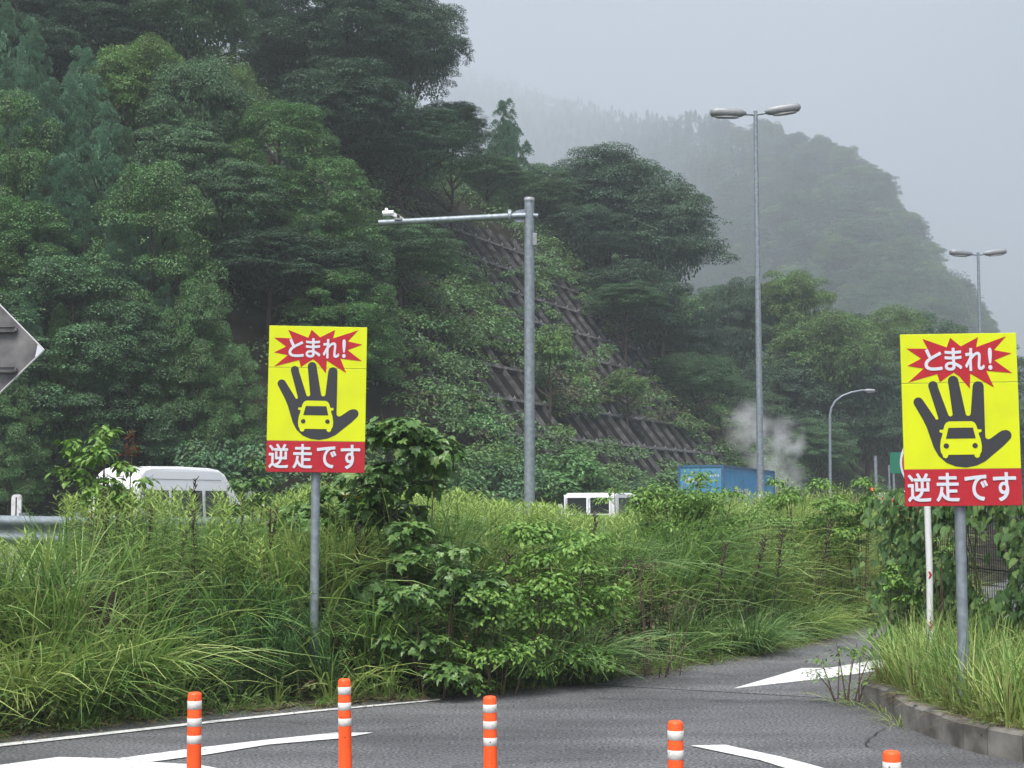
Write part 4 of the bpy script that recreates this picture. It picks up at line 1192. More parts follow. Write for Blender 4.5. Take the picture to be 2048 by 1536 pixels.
# ------------------------------------------------------------------ vehicles
def body(profile, hw, mat, parent, name='body', bevel=.03):
    n = len(profile); V = [(x, -hw(z), z) for x, z in profile] + [(x, hw(z), z) for x, z in profile]
    mb = MB(); mb.add(V, [tuple(range(n)), tuple(reversed(range(n, 2*n)))] + [(i, n+i, n+(i+1) % n, (i+1) % n) for i in range(n)])
    return mb.build(name, mat, parent, None, bevel)
def side_panel(pts, hw, sg, off=.006):
    V = [(x, sg*(hw(z) + off), z) for x, z in pts]
    return V
def wheel(parent, x, y, r, w=.18):
    t_ = MB(); t_.tube([(x, y - w/2, r), (x, y + w/2, r)], r, 22); a = t_.build('wheel', M['tyre'], parent)
    c = MB(); c.tube([(x, y - w/2 - .008, r), (x, y + w/2 + .008, r)], r*.6, 16); c.build('rim', M['silver'], a)
def van():
    D = 41.0; c = P(346, 1000, D); gz = tz(c.x, D)
    root = empty('white_van', (c.x, D, gz), R(62)); tag(root, 'white high roofed van behind the weeds at left', 'van')
    H = P(337, 936, D).z - gz
    hw = lambda z: .85 - .13*max(0, (z - 1.0)/(H - 1.0))**1.3
    prof = [(-2.33, .32), (-2.38, .9), (-2.35, 1.35), (-2.26, H - .45), (-2.14, H - .2), (-1.95, H - .06), (-1.7, H), (-.6, H + .02), (.7, H), (1.05, H - .04), (1.3, H - .16), (1.72, 1.62), (2.16, 1.1), (2.34, .95), (2.4, .4), (2.3, .3)]
    body(prof, hw, M['vanwhite'], root, bevel=.07)
    m_ = MB()
    for sg in (1, -1):
        for z in (H - .34,):
            m_.add(side_panel([(-2.1, z), (1.1, z), (1.1, z + .02), (-2.1, z + .02)], hw, sg, .004), [(0, 1, 2, 3) if sg < 0 else (3, 2, 1, 0)])
    m_.build('roof_gutter', M['lampgrey'], root)
    zt, zb = H - .62, 1.02
    for sg in (1, -1):
        for x0, x1, s0 in ((-2.1, -1.1, 0), (-1.02, .25, 0), (.36, 1.28, .34)):
            m_ = MB(); m_.add(side_panel([(x0, zb), (x1 + s0, zb), (x1, zt), (x0 + .03, zt)], hw, sg), [(0, 1, 2, 3) if sg < 0 else (3, 2, 1, 0)])
            m_.build('side_window', M['carglass'], root)
    m_ = MB(); m_.add([(2.12, -.66, 1.14), (2.12, .66, 1.14), (1.44, .6, H - .34), (1.44, -.6, H - .34)], [(0, 1, 2, 3)]); w_ = m_.build('windscreen', M['carglass'], root, (.03, 0, .02))
    m_ = MB(); m_.add([(-2.36, -.6, 1.15), (-2.36, .6, 1.15), (-2.27, .55, H - .6), (-2.27, -.55, H - .6)], [(3, 2, 1, 0)]); m_.build('rear_window', M['carglass'], root, (-.02, 0, 0))
    for x in (-1.5, 1.5):
        for y in (-.78, .78): wheel(root, x, y, .33)
    for sg in (1, -1):
        m_ = MB(); m_.box((2.3, sg*.62, .85), (.16, .3, .2)); m_.build('headlight', M['glass_lens'], root, None, .02)
        m_ = MB(); m_.box((-2.38, sg*.72, .95), (.06, .14, .4)); m_.build('tail_light', M['lampred'], root, None, .01)
        m_ = MB(); m_.box((1.55, sg*.98, 1.25), (.08, .14, .24)); m_.build('mirror', M['trim'], root, None, .02)
van()
def small_truck():
    D = 50.0; c = P(1203, 1010, D); gz = tz(c.x, D)
    root = empty('white_pickup_truck', (c.x, D, gz), R(58)); tag(root, 'small white truck cab seen behind the weeds right of the camera pole', 'truck')
    H = P(1203, 986, D).z - gz
    hw = lambda z: .70 - .06*max(0, z - 1.0)
    prof = [(-.65, .35), (-.65, H - .12), (-.55, H), (.35, H), (.55, H - .08), (.85, 1.0), (.95, .8), (.95, .35)]
    body(prof, hw, M['vanwhite'], root, bevel=.05)
    zb, zt = .95, H - .16
    for y0, y1 in ((-.58, -.05), (.05, .58)):
        m_ = MB(); m_.add([(-.66, y0, zb), (-.66, y1, zb), (-.66, y1*.98, zt), (-.66, y0*.98, zt)], [(3, 2, 1, 0)]); m_.build('rear_window', M['carglass'], root)
    for sg in (1, -1):
        m_ = MB(); m_.add(side_panel([(-.45, zb), (.70, zb), (.42, zt), (-.40, zt)], hw, sg), [(0, 1, 2, 3) if sg < 0 else (3, 2, 1, 0)]); m_.build('side_window', M['carglass'], root)
    m_ = MB(); m_.add([(.93, -.6, 1.0), (.93, .6, 1.0), (.60, .55, zt), (.60, -.55, zt)], [(0, 1, 2, 3)]); m_.build('windscreen', M['carglass'], root)
    bd = MB(); bd.box((-1.65, 0, .62), (1.94, 1.38, .06))
    bd.box((-1.65, .68, .78), (1.94, .03, .28)); bd.box((-1.65, -.68, .78), (1.94, .03, .28)); bd.box((-2.61, 0, .78), (.03, 1.33, .28)); bd.build('cargo_bed', M['vanwhite'], root)
    gd = MB()
    for y in (-.6, 0, .6): gd.box((-.72, y, 1.15), (.03, .03, 1.0))
    gd.box((-.72, 0, H - .08), (.03, 1.25, .03)); gd.box((-.72, 0, 1.05), (.03, 1.25, .03)); gd.build('guard_frame', M['vanwhite'], root)
    root.scale = (1.35, 1.4, 1)
    for x in (-1.9, .35):
        for y in (-.6, .6): wheel(root, x, y, .27, .15)
small_truck()
def container():
    D = 66.0; c = P(1446, 1000, D)
    ang = math.atan2(12.0, 4.35)
    gz = tz(c.x + 3, D + 6)
    root = empty('blue_container', (c.x, D, gz), ang); tag(root, 'blue shipping container on a trailer behind the green shrub', 'container')
    zt = P(1446, 932, D).z - gz; zb = .95; W, L = 1.95, 12.6
    m_ = MB(); m_.box((L/2, W/2, (zt + zb)/2), (L, W, zt - zb)); bx = m_.build('box', M['cblue'], root, None, .02)
    m_ = MB()
    for k in range(52):
        x = .35 + k*(L - .6)/51
        m_.box((x, -.012, (zt + zb)/2), (.11, .03, zt - zb - .22))
    m_.build('corrugation', M['cblue'], root)
    for y in (W*.25, W*.75):
        m_ = MB(); m_.box((-.02, y, (zt + zb)/2), (.03, W/2 - .06, zt - zb - .2)); dr = m_.build('door', M['cblue'], root)
        m_ = MB()
        for q in (-.25, .25): m_.tube([(-.05, y + q, zb + .12), (-.05, y + q, zt - .12)], .022, 8)
        m_.build('lock_bar', M['lampgrey'], dr)
    m_ = MB()
    for (x, y) in ((0, 0), (0, W), (L, 0), (L, W)): m_.box((x, y, (zt + zb)/2), (.12, .12, zt - zb + .03))
    m_.box((L/2, 0, zt), (L, .1, .1)); m_.box((0, W/2, zt), (.1, W, .1)); m_.build('frame', plain('faded_blue_frame', (0.035, 0.13, 0.24), 0.6, 0, 0.4, col2=(0.08, 0.07, 0.06), scale=3, thr=(0.5, 0.75)), root)
    m_ = MB(); rg = random.Random(4)
    for k in range(5): m_.box((-.04, .98 + k*.17, zt - .62), (.006, .1, .26 if k % 2 else .2))
    for k in range(6): m_.box((-.04, .2 + k*.11, zt - .42), (.006, .06, .09))
    for k in range(7): m_.box((2.6 + k*.55, -.032, zt - 1.2), (.34, .006, .5 if k % 3 else .36))
    m_.build('marking', M['white'], root)
    m_ = MB(); m_.box((L/2, W/2, .8), (L, .9, .24)); m_.build('chassis', M['trim'], root)
    for x in (1.2, 2.4, L - 1.5):
        for y in (.2, W - .2): wheel(root, x, y, .45, .28)
container()
def fire_truck():
    D = 62.0; c = P(1790, 1012, D); gz = tz(c.x, D)
    root = empty('fire_truck', (c.x, D, gz), R(75)); tag(root, 'red and silver utility truck glimpsed left of the right yellow sign', 'truck')
    z2 = P(1790, 986, D).z - gz; z1 = P(1790, 1003, D).z - gz
    m_ = MB(); m_.box((0, 0, z1*.5 + .25), (4.6, 1.9, z1 - .25)); m_.build('body', M['firered'], root, None, .05)
    m_ = MB(); m_.box((-1.2, .2, (z1 + z2)/2), (1.9, 1.0, z2 - z1)); m_.build('equipment_box', M['silver'], root, None, .03)
    m_ = MB(); m_.tube([(-2.0, -.95, z1 + .25), (-2.0, -.35, z1 + .25)], .27, 20); m_.build('hose_reel', M['silver'], root)
    m_ = MB(); m_.lathe([(0, .2), (.08, .18), (.1, 0)], 12, 0, (-1.9, .85, z2)); m_.build('beacon', M['orange'], root)
    m_ = MB(); m_.box((-2.33, 0, z1 - .12), (.05, 1.8, .12)); m_.build('white_stripe', M['white'], root)
    m_ = MB(); m_.box((2.6, 0, 1.0), (1.2, 1.8, 1.2)); cb_ = m_.build('cab', M['firered'], root, None, .08)
    m_ = MB(); m_.box((3.21, 0, 1.45), (.02, 1.5, .6)); m_.build('windscreen', M['carglass'], cb_)
    for x in (-1.5, 2.4):
        for y in (-.85, .85): wheel(root, x, y, .42, .24)
fire_truck()
sheet(ccw([tuple(G(*p).to_2d()) for p in [(1960, 1141), (2030, 1137), (2030, 1144), (1960, 1148)]]), .012, 'far_road_line', M['paint'])

# steam
def steam():
    D = 84.0
    mb = MB()
    c = P(1545, 915, D); mb.box((0, 0, 0), (7.4, 3.4, 7.4)); o = mb.build('steam', [], None, (c.x, D, c.z))
    m = bpy.data.materials.new('steam'); m.use_nodes = True; nt = m.node_tree; nt.nodes.clear()
    out = nt.nodes.new("ShaderNodeOutputMaterial"); pv = nt.nodes.new("ShaderNodeVolumePrincipled")
    pv.inputs["Color"].default_value = (.9, .92, .95, 1)
    tc = nt.nodes.new("ShaderNodeTexCoord")
    nz = nt.nodes.new("ShaderNodeTexNoise"); nz.inputs["Scale"].default_value = 1.1; nz.inputs["Detail"].default_value = 6; nz.inputs["Distortion"].default_value = .6
    nt.links.new(tc.outputs["Object"], nz.inputs["Vector"])
    def blob(cx, cy, cz, r):
        vm = nt.nodes.new("ShaderNodeVectorMath"); vm.operation = 'DISTANCE'; vm.inputs[1].default_value = (cx, cy, cz)
        nt.links.new(tc.outputs["Object"], vm.inputs[0])
        mr = nt.nodes.new("ShaderNodeMapRange"); mr.inputs["From Min"].default_value = r; mr.inputs["From Max"].default_value = r*.15
        nt.links.new(vm.outputs["Value"], mr.inputs["Value"]); return mr.outputs[0]
    bl = [blob(-.75, 0, 1.1, 1.45), blob(.3, 0, -.4, 1.3), blob(1.0, 0, -1.6, 1.2), blob(-.9, .1, -.2, 1.0), blob(-1.3, 0, 1.7, 1.7), blob(.6, 0, 1.0, 1.5), blob(.4, 0, -1.2, 1.6)]
    acc = bl[0]
    for b_ in bl[1:]:
        mt = nt.nodes.new("ShaderNodeMath"); mt.operation = 'MAXIMUM'; nt.links.new(acc, mt.inputs[0]); nt.links.new(b_, mt.inputs[1]); acc = mt.outputs[0]
    ms = nt.nodes.new("ShaderNodeMapRange"); ms.inputs["From Min"].default_value = .42; ms.inputs["From Max"].default_value = .72
    nt.links.new(nz.outputs["Fac"], ms.inputs["Value"])
    mu = nt.nodes.new("ShaderNodeMath"); mu.operation = 'MULTIPLY'; nt.links.new(acc, mu.inputs[0]); nt.links.new(ms.outputs[0], mu.inputs[1])
    m3 = nt.nodes.new("ShaderNodeMath"); m3.operation = 'MULTIPLY'; m3.inputs[1].default_value = 1.6; nt.links.new(mu.outputs[0], m3.inputs[0])
    nt.links.new(m3.outputs[0], pv.inputs["Density"]); nt.links.new(pv.outputs[0], out.inputs["Volume"])
    o.data.materials.append(m); tag(o, kind='stuff')
steam()

# ------------------------------------------------------------------ roadside fence with climbing vine (right)
FA, FB = Vector((P(1815, 1300, 17.2).x, 17.2)), Vector((P(2260, 1300, 12.6).x, 12.6))
fd = (FB - FA).normalized(); FLn = (FB - FA).length; fang = math.atan2(fd.y, fd.x)
root = empty('mesh_fence', (FA.x, FA.y, .1), fang); tag(root, 'black wire mesh fence overgrown with big vine leaves at the right', 'fence')
FH = 1.62
m_ = MB()
for k in range(int(FLn/.05) + 1): m_.box((k*.05, 0, FH/2), (.0045, .0045, FH))
for k in range(13): m_.box((FLn/2, .005, .08 + k*.128), (FLn, .0045, .0045))
for z in (FH - .05, FH*.62, .2): m_.box((FLn/2, .005, z), (FLn, .008, .012))
m_.build('wire_mesh', M['wire'], root)
for k in range(4):
    MB().tube([(k*FLn/3.2, .04, 0), (k*FLn/3.2, .04, FH + .05)], .024, 10).build('post', M['wire'], root)
def vine_hedge():
    rng = np.random.default_rng(77)
    root = empty('climbing_vine', (FA.x, FA.y, .1), fang); tag(root, 'large leaved vine smothering the mesh fence at the right edge', 'vine')
    n = 5200
    u = rng.uniform(-.25, FLn, n); z = rng.uniform(.0, FH + .22, n)**1.0
    wave = .10*np.sin(u*3.1) + .07*np.sin(u*7.3 + 1)
    z = np.clip(z, 0, FH + .12 + wave)
    y = -np.abs(rng.normal(0, .20, n)) - .02 + np.where(rng.uniform(0, 1, n) < .25, .35*rng.uniform(0, 1, n), 0)
    wpt = np.stack([FA.x + fd.x*u - fd.y*y, FA.y + fd.y*u + fd.x*y, z + .1], 1)
    px = proj(wpt)
    hole = in_poly(px, [(1932, 1062), (1990, 1040), (2000, 1100), (2022, 1125), (2018, 1170), (1985, 1196), (1945, 1180), (1928, 1120)])
    hole2 = in_poly(px, [(1872, 1060), (1912, 1062), (1910, 1110), (1872, 1100)])
    keep = (~hole & ~hole2) | (rng.uniform(0, 1, n) < .06)
    Pt = np.stack([u, y, z], 1)[keep]; n = len(Pt)
    N = norm(np.stack([rng.normal(0, .35, n), -1 + rng.normal(0, .3, n), .55 + rng.normal(0, .35, n)], 1))
    Dv = np.stack([rng.normal(0, .7, n), np.full(n, -.25), -1 + rng.normal(0, .4, n)], 1)
    Dv = Dv - N*np.sum(Dv*N, 1, keepdims=True)
    s = rng.uniform(.055, .125, n)
    v, f = leaves(Pt, Dv, N, s, s*.98, 'heart')
    mb = MB(); mb.add(v, f); mb.build('foliage', L_KUDZU, root)
    st = MB(); rg = random.Random(8)
    for k in range(36):
        x = rg.uniform(0, FLn); p = Vector((x, -.05, 0)); pts = [tuple(p)]
        for j in range(6):
            p = p + Vector((rg.uniform(-.2, .2), rg.uniform(-.04, .02), FH/6)); pts.append(tuple(p))
        st.tube(pts, .006, 5)
    for k in range(9):                                             # loose runners reaching left
        x = rg.uniform(-.1, .8); z = rg.uniform(.9, 1.65); L = rg.uniform(.3, .8)
        st.tube([(x, -.1, z), (x - L*.5, -.2, z + .1), (x - L, -.3, z - .1*L)], [.006, .004, .002], 5)
    st.build('stem', M['stem'], root)
vine_hedge()

# ------------------------------------------------------------------ embankment plants
ARC = np.concatenate([[0], np.cumsum(np.hypot(*np.diff(EB, axis=0).T))])
def eb_at(t, e):
    x = np.interp(t, ARC, EB[:, 0]); y = np.interp(t, ARC, EB[:, 1])
    dx = np.interp(t + .5, ARC, EB[:, 0]) - np.interp(t - .5, ARC, EB[:, 0]); dy = np.interp(t + .5, ARC, EB[:, 1]) - np.interp(t - .5, ARC, EB[:, 1])
    l = np.hypot(dx, dy)
    return x - dy/l*e, y + dx/l*e
T0 = float(ARC[1]); T1 = float(ARC[14]) + 2.0
def emb_points(n, rng, e0, e1):
    t = rng.uniform(T0, T1, n); e = rng.uniform(e0, e1, n)
    x, y = eb_at(t, e); z = terrain(x, y)
    c = np.stack([x, y, z], 1)
    xb, yb = eb_at(t, np.zeros(n))
    bpx = proj(np.stack([xb, yb, np.zeros(n)], 1))[:, 0]
    return c, e, bpx, proj(c)
def blades(B, az, lean, L, W, bend, seg=5, taper=.15):
    """arching strips: B base, az azimuth of lean, lean 0..1 initial slant, bend droop"""
    n = len(B); t = np.linspace(0, 1, seg + 1)[None, :]
    hx, hy = np.cos(az)[:, None], np.sin(az)[:, None]
    Lc = L[:, None]
    hor = Lc*(lean[:, None]*t + bend[:, None]*t**2)
    ver = Lc*(t*np.sqrt(np.clip(1 - lean[:, None]**2*.8, .2, 1)) - bend[:, None]*.75*t**2.4)
    c = np.stack([B[:, 0:1] + hx*hor, B[:, 1:2] + hy*hor, B[:, 2:3] + ver], 2)
    sd_ = np.stack([-hy, hx, np.zeros_like(hx)], 2)
    w = (W[:, None]*(1 - (1 - taper)*t**1.6))[..., None]/2
    tw = RNG.uniform(-.6, .6, (n, 1))
    sd2 = sd_*np.cos(tw)[..., None] + np.stack([0*hx, 0*hx, np.sin(tw)], 2)
    V = np.stack([c - sd2*w, c + sd2*w], 2).reshape(n, -1, 3)
    k = np.arange(seg)*2
    q = np.stack([k, k + 1, k + 3, k + 2], 1)
    F = (np.arange(n)[:, None, None]*(2*(seg + 1)) + q[None]).reshape(-1, 4)
    return V.reshape(-1, 3), F
def tussock(C, per, rng, L, bend, W=(.011, .026), spread=.11, face=None, lean=(.05, .45)):
    idx = np.repeat(np.arange(len(C)), per); n = len(idx)
    az = rng.uniform(0, 6.283, n)
    if face is not None: az = np.where(rng.uniform(0, 1, n) < .5, face + rng.normal(0, .7, n), az)
    B = C[idx] + np.stack([np.cos(az)*rng.uniform(0, spread, n), np.sin(az)*rng.uniform(0, spread, n), np.full(n, -.03)], 1)
    ln = (L[idx] if hasattr(L, '__len__') else L)*rng.uniform(.55, 1.12, n)
    return blades(B, az, rng.uniform(*lean, n), ln, rng.uniform(*W, n), rng.uniform(*bend, n))
FACE = -1.35                                                       # azimuth pointing from the bank down to the road
TOPX = [-300, 0, 62, 82, 200, 330, 470, 560, 640, 760, 930, 985, 1130, 1150, 1260, 1290, 1400, 1530, 1700, 1800, 2100]
TOPY = [1085, 1085, 1070, 1005, 988, 985, 990, 1000, 970, 985, 985, 1010, 1014, 1036, 1036, 1005, 990, 990, 970, 970, 985]
def limit(c, L, f=1.0):
    """tallest growth seen at each place of the bank"""
    p = proj(c)
    py = np.interp(p[:, 0], TOPX, TOPY)
    v = (768 - py)/FPX; slope = (SP + v*CP)/(CP - v*SP)
    H = HC + slope*c[:, 1] - c[:, 2]
    return np.minimum(L, np.maximum(.18, H*f))
def grass():
    rng = np.random.default_rng(21)
    mb = MB()
    c, e, b, p = emb_points(3000, rng, 0.0, 6.5)
    r = rng.uniform(0, 1, len(c))
    gold = ((b > 330) & (b < 650) & (e > .7)) | ((b > 1130) & (b < 1440) & (e > .9))
    keep = ~(gold & (r < .82)) & ~((b > 390) & (b < 660) & (e < .8) & (r < .85)) & ~((b > 820) & (b < 1000) & (r < .6)) & ~((b > 1225) & (b < 1390) & (e < 1.3) & (r < .8))
    keep &= ~((p[:, 0] < 90) & (e > 2.4))
    c, e, b, r = c[keep], e[keep], b[keep], rng.uniform(0, 1, keep.sum())
    big = (b < 380) | ((b > 640) & (b < 860)) | (b > 1380)
    Ln = np.where(big, rng.uniform(.85, 1.4, len(c)), rng.uniform(.7, 1.15, len(c))); Ln = np.where(e > 2, Ln*1.12, Ln)
    Ln = np.where(e < .25, Ln*.75, Ln)
    Ln = np.where((e > .7) & (e < 2.6), Ln*1.3, Ln); Ln = np.where((b > 1380) & (e < .55), Ln*.7, Ln)
    Ln = limit(c, Ln, 1.3)
    blue = ((b > 980) & (b < 1230) & (e < 1.5)) | ((b > 1380) & (b < 1640) & (r < .55))
    yel = (~blue) & (((b > 1640) & (r < .75)) | ((b < 330) & (r < .40)) | (r < .2))
    grn = ~blue & ~yel
    for mi, m in ((0, grn), (1, yel), (3, blue)):
        v, f = tussock(c[m], 14, rng, Ln[m], (.2, .9), face=FACE); mb.add(v, f, mi)
    # fountains of long blades leaning over the road edge and on the bank
    tf = np.arange(T0 + .3, T1, .42); tf = tf + rng.normal(0, .12, len(tf)); ef = rng.uniform(.12, .5, len(tf))
    t2 = rng.uniform(T0, T1, 60); tf = np.concatenate([tf, t2]); ef = np.concatenate([ef, rng.uniform(.9, 2.6, 60)])
    xf, yf = eb_at(tf, ef); xb, yb = eb_at(tf, ef*0); cf = np.stack([xf, yf, terrain(xf, yf)], 1)
    bf = proj(np.stack([xb, yb, xb*0], 1))[:, 0]
    kf = ~((bf > 385) & (bf < 700) & (ef < .7)) & ~((bf > 760) & (bf < 1010)) & ~((bf > 1230) & (bf < 1380) & (ef < .7)) & (rng.uniform(0, 1, len(bf)) < .85)
    cf, bf = cf[kf], bf[kf]; Lf = limit(cf, rng.uniform(.8, 1.25, len(cf)), 1.25); Lf = np.where((bf > 1280) & (ef[kf] < .6), Lf*.62, Lf); qf = rng.uniform(0, 1, len(cf))
    bl = ((bf > 980) & (qf < .5)) | (qf < .12); ye = ~bl & (qf > .58)
    for mi, m in ((3, bl), (1, ye), (0, ~bl & ~ye)):
        v, f = tussock(cf[m], 85, rng, Lf[m], (.35, 1.0), (.011, .022), .20, FACE, (.1, .5)); mb.add(v, f, mi)
    d = rng.uniform(0, 1, len(c)) < .55                            # dry blades low in the tufts
    v, f = tussock(c[d], 7, rng, Ln[d]*.65, (.3, 1.0), (.003, .008), .12, FACE, (.2, .8)); mb.add(v, f, 2)
    # short fringe along the road edge
    c, e, b, p = emb_points(700, rng, -.22, .25); c[:, 2] = np.maximum(c[:, 2], 0)
    v, f = tussock(c, 12, rng, rng.uniform(.12, .38, len(c)), (.3, 1.0), (.004, .009), .08, FACE, (.2, .7)); mb.add(v, f, 0)
    v, f = tussock(c[::2], 8, rng, .25, (.4, 1.1), (.003, .007), .12, FACE, (.4, .9)); mb.add(v, f, 2)
    # planting bed on the right
    n = 1500
    x = rng.uniform(3.2, 6.6, n); y = rng.uniform(10.2, 16.2, n)
    ok = in_poly(np.stack([x, y], 1), bed_poly); x, y = x[ok], y[ok]
    fy = FA.y + (x - FA.x)*fd.y/fd.x
    ok = y < fy + .1; x, y = x[ok], y[ok]
    c = np.stack([x, y, np.full(len(x), .15)], 1); q = rng.uniform(0, 1, len(x))
    for mi, m, LL in ((1, q < .5, .70), (0, (q >= .5) & (q < .85), .74), (2, q >= .72, .46)):
        v, f = tussock(c[m], 12, rng, rng.uniform(LL*.6, LL*1.2, m.sum()), (.05, .5), (.010, .021), .10, None, (.0, .35)); mb.add(v, f, mi)
    kp = np.array([(p_.x, p_.y, KH - .02) for a_, b2 in zip(KI[:-4], KI[1:-3]) for p_ in [a_.lerp(b2, k/9) + Vector((.04, .10, 0)) for k in range(9)]])
    v, f = tussock(kp, 12, rng, rng.uniform(.12, .30, len(kp)), (.1, .8), (.006, .012), .08, FACE - .6, (.2, .8)); mb.add(v, f, 1)
    v, f = tussock(kp, 7, rng, rng.uniform(.12, .3, len(kp)), (.4, 1.1), (.003, .007), .1, FACE - .6, (.3, .9)); mb.add(v, f, 2)
    # tufts growing in the kerb joint
    kk = np.array([(KB[1].x - .05, KB[1].y - .1, 0), (KB[2].x - .02, KB[2].y - .02, 0), (KB[3].x, KB[3].y - .03, 0), (KB[4].x - .02, KB[4].y, 0), (KB[1].x - .15, KB[1].y + .3, 0), (KB[0].x - .1, KB[0].y - .2, 0)])
    v, f = tussock(kk, 26, rng, .27, (.3, 1.0), (.004, .009), .12, None, (.2, .8)); mb.add(v, f, 1)
    # upper verge behind the bank
    n = 1500; t = rng.uniform(T0 - 4, T1 + 12, n); e = rng.uniform(6.5, 12, n); x, y = eb_at(t, e)
    c = np.stack([x, y, terrain(x, y)], 1); pp = proj(c); ok = pp[:, 0] > 130; c = c[ok]
    v, f = tussock(c, 12, rng, limit(c, rng.uniform(.4, .9, len(c)), 1.1), (.15, .7), (.008, .016), .15, None); mb.add(v, f, 0)
    tag(mb.build('grass', [L_GRASS, L_GRASS2, L_STRAW, L_BLUEGRASS]), kind='stuff')
grass()
def stalks(C, H, rng, nl, Ll, Wl, tip=.72, stem_r=.005, elev=(.15, .8), shape='lance', t0=.12):
    """upright leafy stems: returns (lower leaves, tip leaves, stems)"""
    n = len(C); lx = rng.normal(0, .10, n); ly = rng.normal(-.04, .10, n)
    idx = np.repeat(np.arange(n), nl); m = len(idx)
    t = np.tile(np.linspace(t0, 1, nl), n) + rng.normal(0, .01, m)
    az = np.tile(np.arange(nl)*2.4, n) + rng.uniform(0, 6.28, n)[idx]
    Hh = H[idx]
    Pt = C[idx] + np.stack([lx[idx]*t**1.5*Hh, ly[idx]*t**1.5*Hh, t*Hh], 1)
    el = elev[0] + (elev[1] - elev[0])*t**2 + rng.normal(0, .12, m)
    D = np.stack([np.cos(az)*np.cos(el), np.sin(az)*np.cos(el), np.sin(el)], 1)
    N = np.stack([-np.cos(az)*np.sin(el), -np.sin(az)*np.sin(el), np.cos(el)], 1)
    s = (1 - .18*np.clip((t - .7)/.3, 0, 1))*rng.uniform(.75, 1.2, m)*np.where(t < .4, .8, 1)
    V, F = [], []
    hi = t > tip
    a = leaves(Pt[~hi], D[~hi], N[~hi], Ll*s[~hi], Wl*s[~hi], shape)
    b_ = leaves(Pt[hi], D[hi], N[hi], Ll*s[hi], Wl*s[hi], shape)
    tt = np.linspace(0, 1, 4)
    c = np.stack([C[:, None, 0] + lx[:, None]*tt**1.5*H[:, None], C[:, None, 1] + ly[:, None]*tt**1.5*H[:, None], C[:, None, 2] + tt*H[:, None]], 2)
    off_ = np.array([[stem_r, 0, 0], [-stem_r*.5, stem_r*.87, 0], [-stem_r*.5, -stem_r*.87, 0]])
    Vs = (c[:, :, None, :] + off_[None, None]*(1 - .6*tt)[None, :, None, None]).reshape(-1, 3)
    q = np.array([(i*3 + k, i*3 + (k+1) % 3, (i+1)*3 + (k+1) % 3, (i+1)*3 + k) for i in range(3) for k in range(3)])
    Fs = (np.arange(n)[:, None, None]*12 + q[None]).reshape(-1, 4)
    return a, b_, (Vs, Fs)
def weeds():
    rng = np.random.default_rng(33)
    mb = MB()
    c, e, b, p = emb_points(5200, rng, .5, 6.0)
    r = rng.uniform(0, 1, len(c))
    pr = np.where((b > 340) & (b < 650) & (e > .8), .55, np.where((b > 1130) & (b < 1430) & (e > .9), .62, np.where((b < 340) & (e > 1.0), .30, np.where((b > 1430) & (e > 1.2), .24, np.where((b > 900) & (e > 2.2), .4, .07)))))
    pr = np.where((p[:, 0] < 110) & (e > 2.2), 0, pr)
    k = r < pr; c, e, b = c[k], e[k], b[k]
    H = rng.uniform(.75, 1.25, len(c)); H = np.where(e < .8, H*.7, H)
    H = limit(c, H)
    A, B_, S_ = stalks(c, H, rng, 36, .135, .026)
    mb.add(*A, 0); mb.add(*B_, 1); mb.add(*S_, 2)
    c, e, b, p = emb_points(2600, rng, .05, 1.0)                   # dark feathery clump
    k = (b > 385) & (b < 690) & (rng.uniform(0, 1, len(c)) < .85); c, e = c[k], e[k]
    A, B_, S_ = stalks(c, rng.uniform(.35, .72, len(c)), rng, 56, .125, .012, tip=.9, elev=(.1, .9))
    mb.add(*A, 3); mb.add(*B_, 3); mb.add(*S_, 2)
    c, e, b, p = emb_points(900, rng, .3, 4.0)                     # scattered fine weeds
    A, B_, S_ = stalks(c, limit(c, rng.uniform(.35, .75, len(c))), rng, 36, .06, .012, tip=.95)
    mb.add(*A, 0); mb.add(*B_, 0); mb.add(*S_, 2)
    n = 90                                                         # weeds in the planting bed
    x = rng.uniform(3.4, 6.2, n); y = rng.uniform(10.6, 15.5, n); ok = in_poly(np.stack([x, y], 1), bed_poly) & (y < FA.y + (x - FA.x)*fd.y/fd.x)
    c = np.stack([x, y, np.full(n, .15)], 1)[ok]
    A, B_, S_ = stalks(c, rng.uniform(.3, .75, len(c)), rng, 34, .07, .014); mb.add(*A, 0); mb.add(*B_, 1); mb.add(*S_, 2)
    tag(mb.build('weeds', [L_GOLD, L_GOLDTIP, M['stem'], L_FEATHER]), kind='stuff')
weeds()
def ground_cover():
    rng = np.random.default_rng(44)
    mb = MB()
    c, e, b, p = emb_points(2600, rng, .05, 7.5)
    c = c[~((p[:, 0] < 90) & (e > 2.5))]
    c[:, 2] += rng.uniform(0, .18, len(c))
    s = rng.uniform(.14, .34, len(c))
    v, f = domes(c, s, s*.8, np.full(len(c), 40), rng, .06, .034, rnd=.8, low=-.1); mb.add(v, f, 0)
    c, e, b, p = emb_points(160, rng, .1, 1.2); k = (b > 1225) & (b < 1395) | (rng.uniform(0, 1, len(c)) < .15); c = c[k]
    v, f = domes(c + np.array([0, 0, .25]), np.full(len(c), .25), np.full(len(c), .3), np.full(len(c), 60), rng, .05, .02); mb.add(v, f, 1)
    n = 600; x = rng.uniform(3.2, 6.6, n); y = rng.uniform(10.4, 16.8, n); ok = in_poly(np.stack([x, y], 1), bed_poly); x, y = x[ok], y[ok]
    c = np.stack([x, y, np.full(len(x), .18)], 1); v, f = domes(c, np.full(len(c), .16), np.full(len(c), .14), np.full(len(c), 26), rng, .05, .025); mb.add(v, f, 0)
    tag(mb.build('ground_cover', [L_OLIVE, L_STRAW]), kind='stuff')
ground_cover()

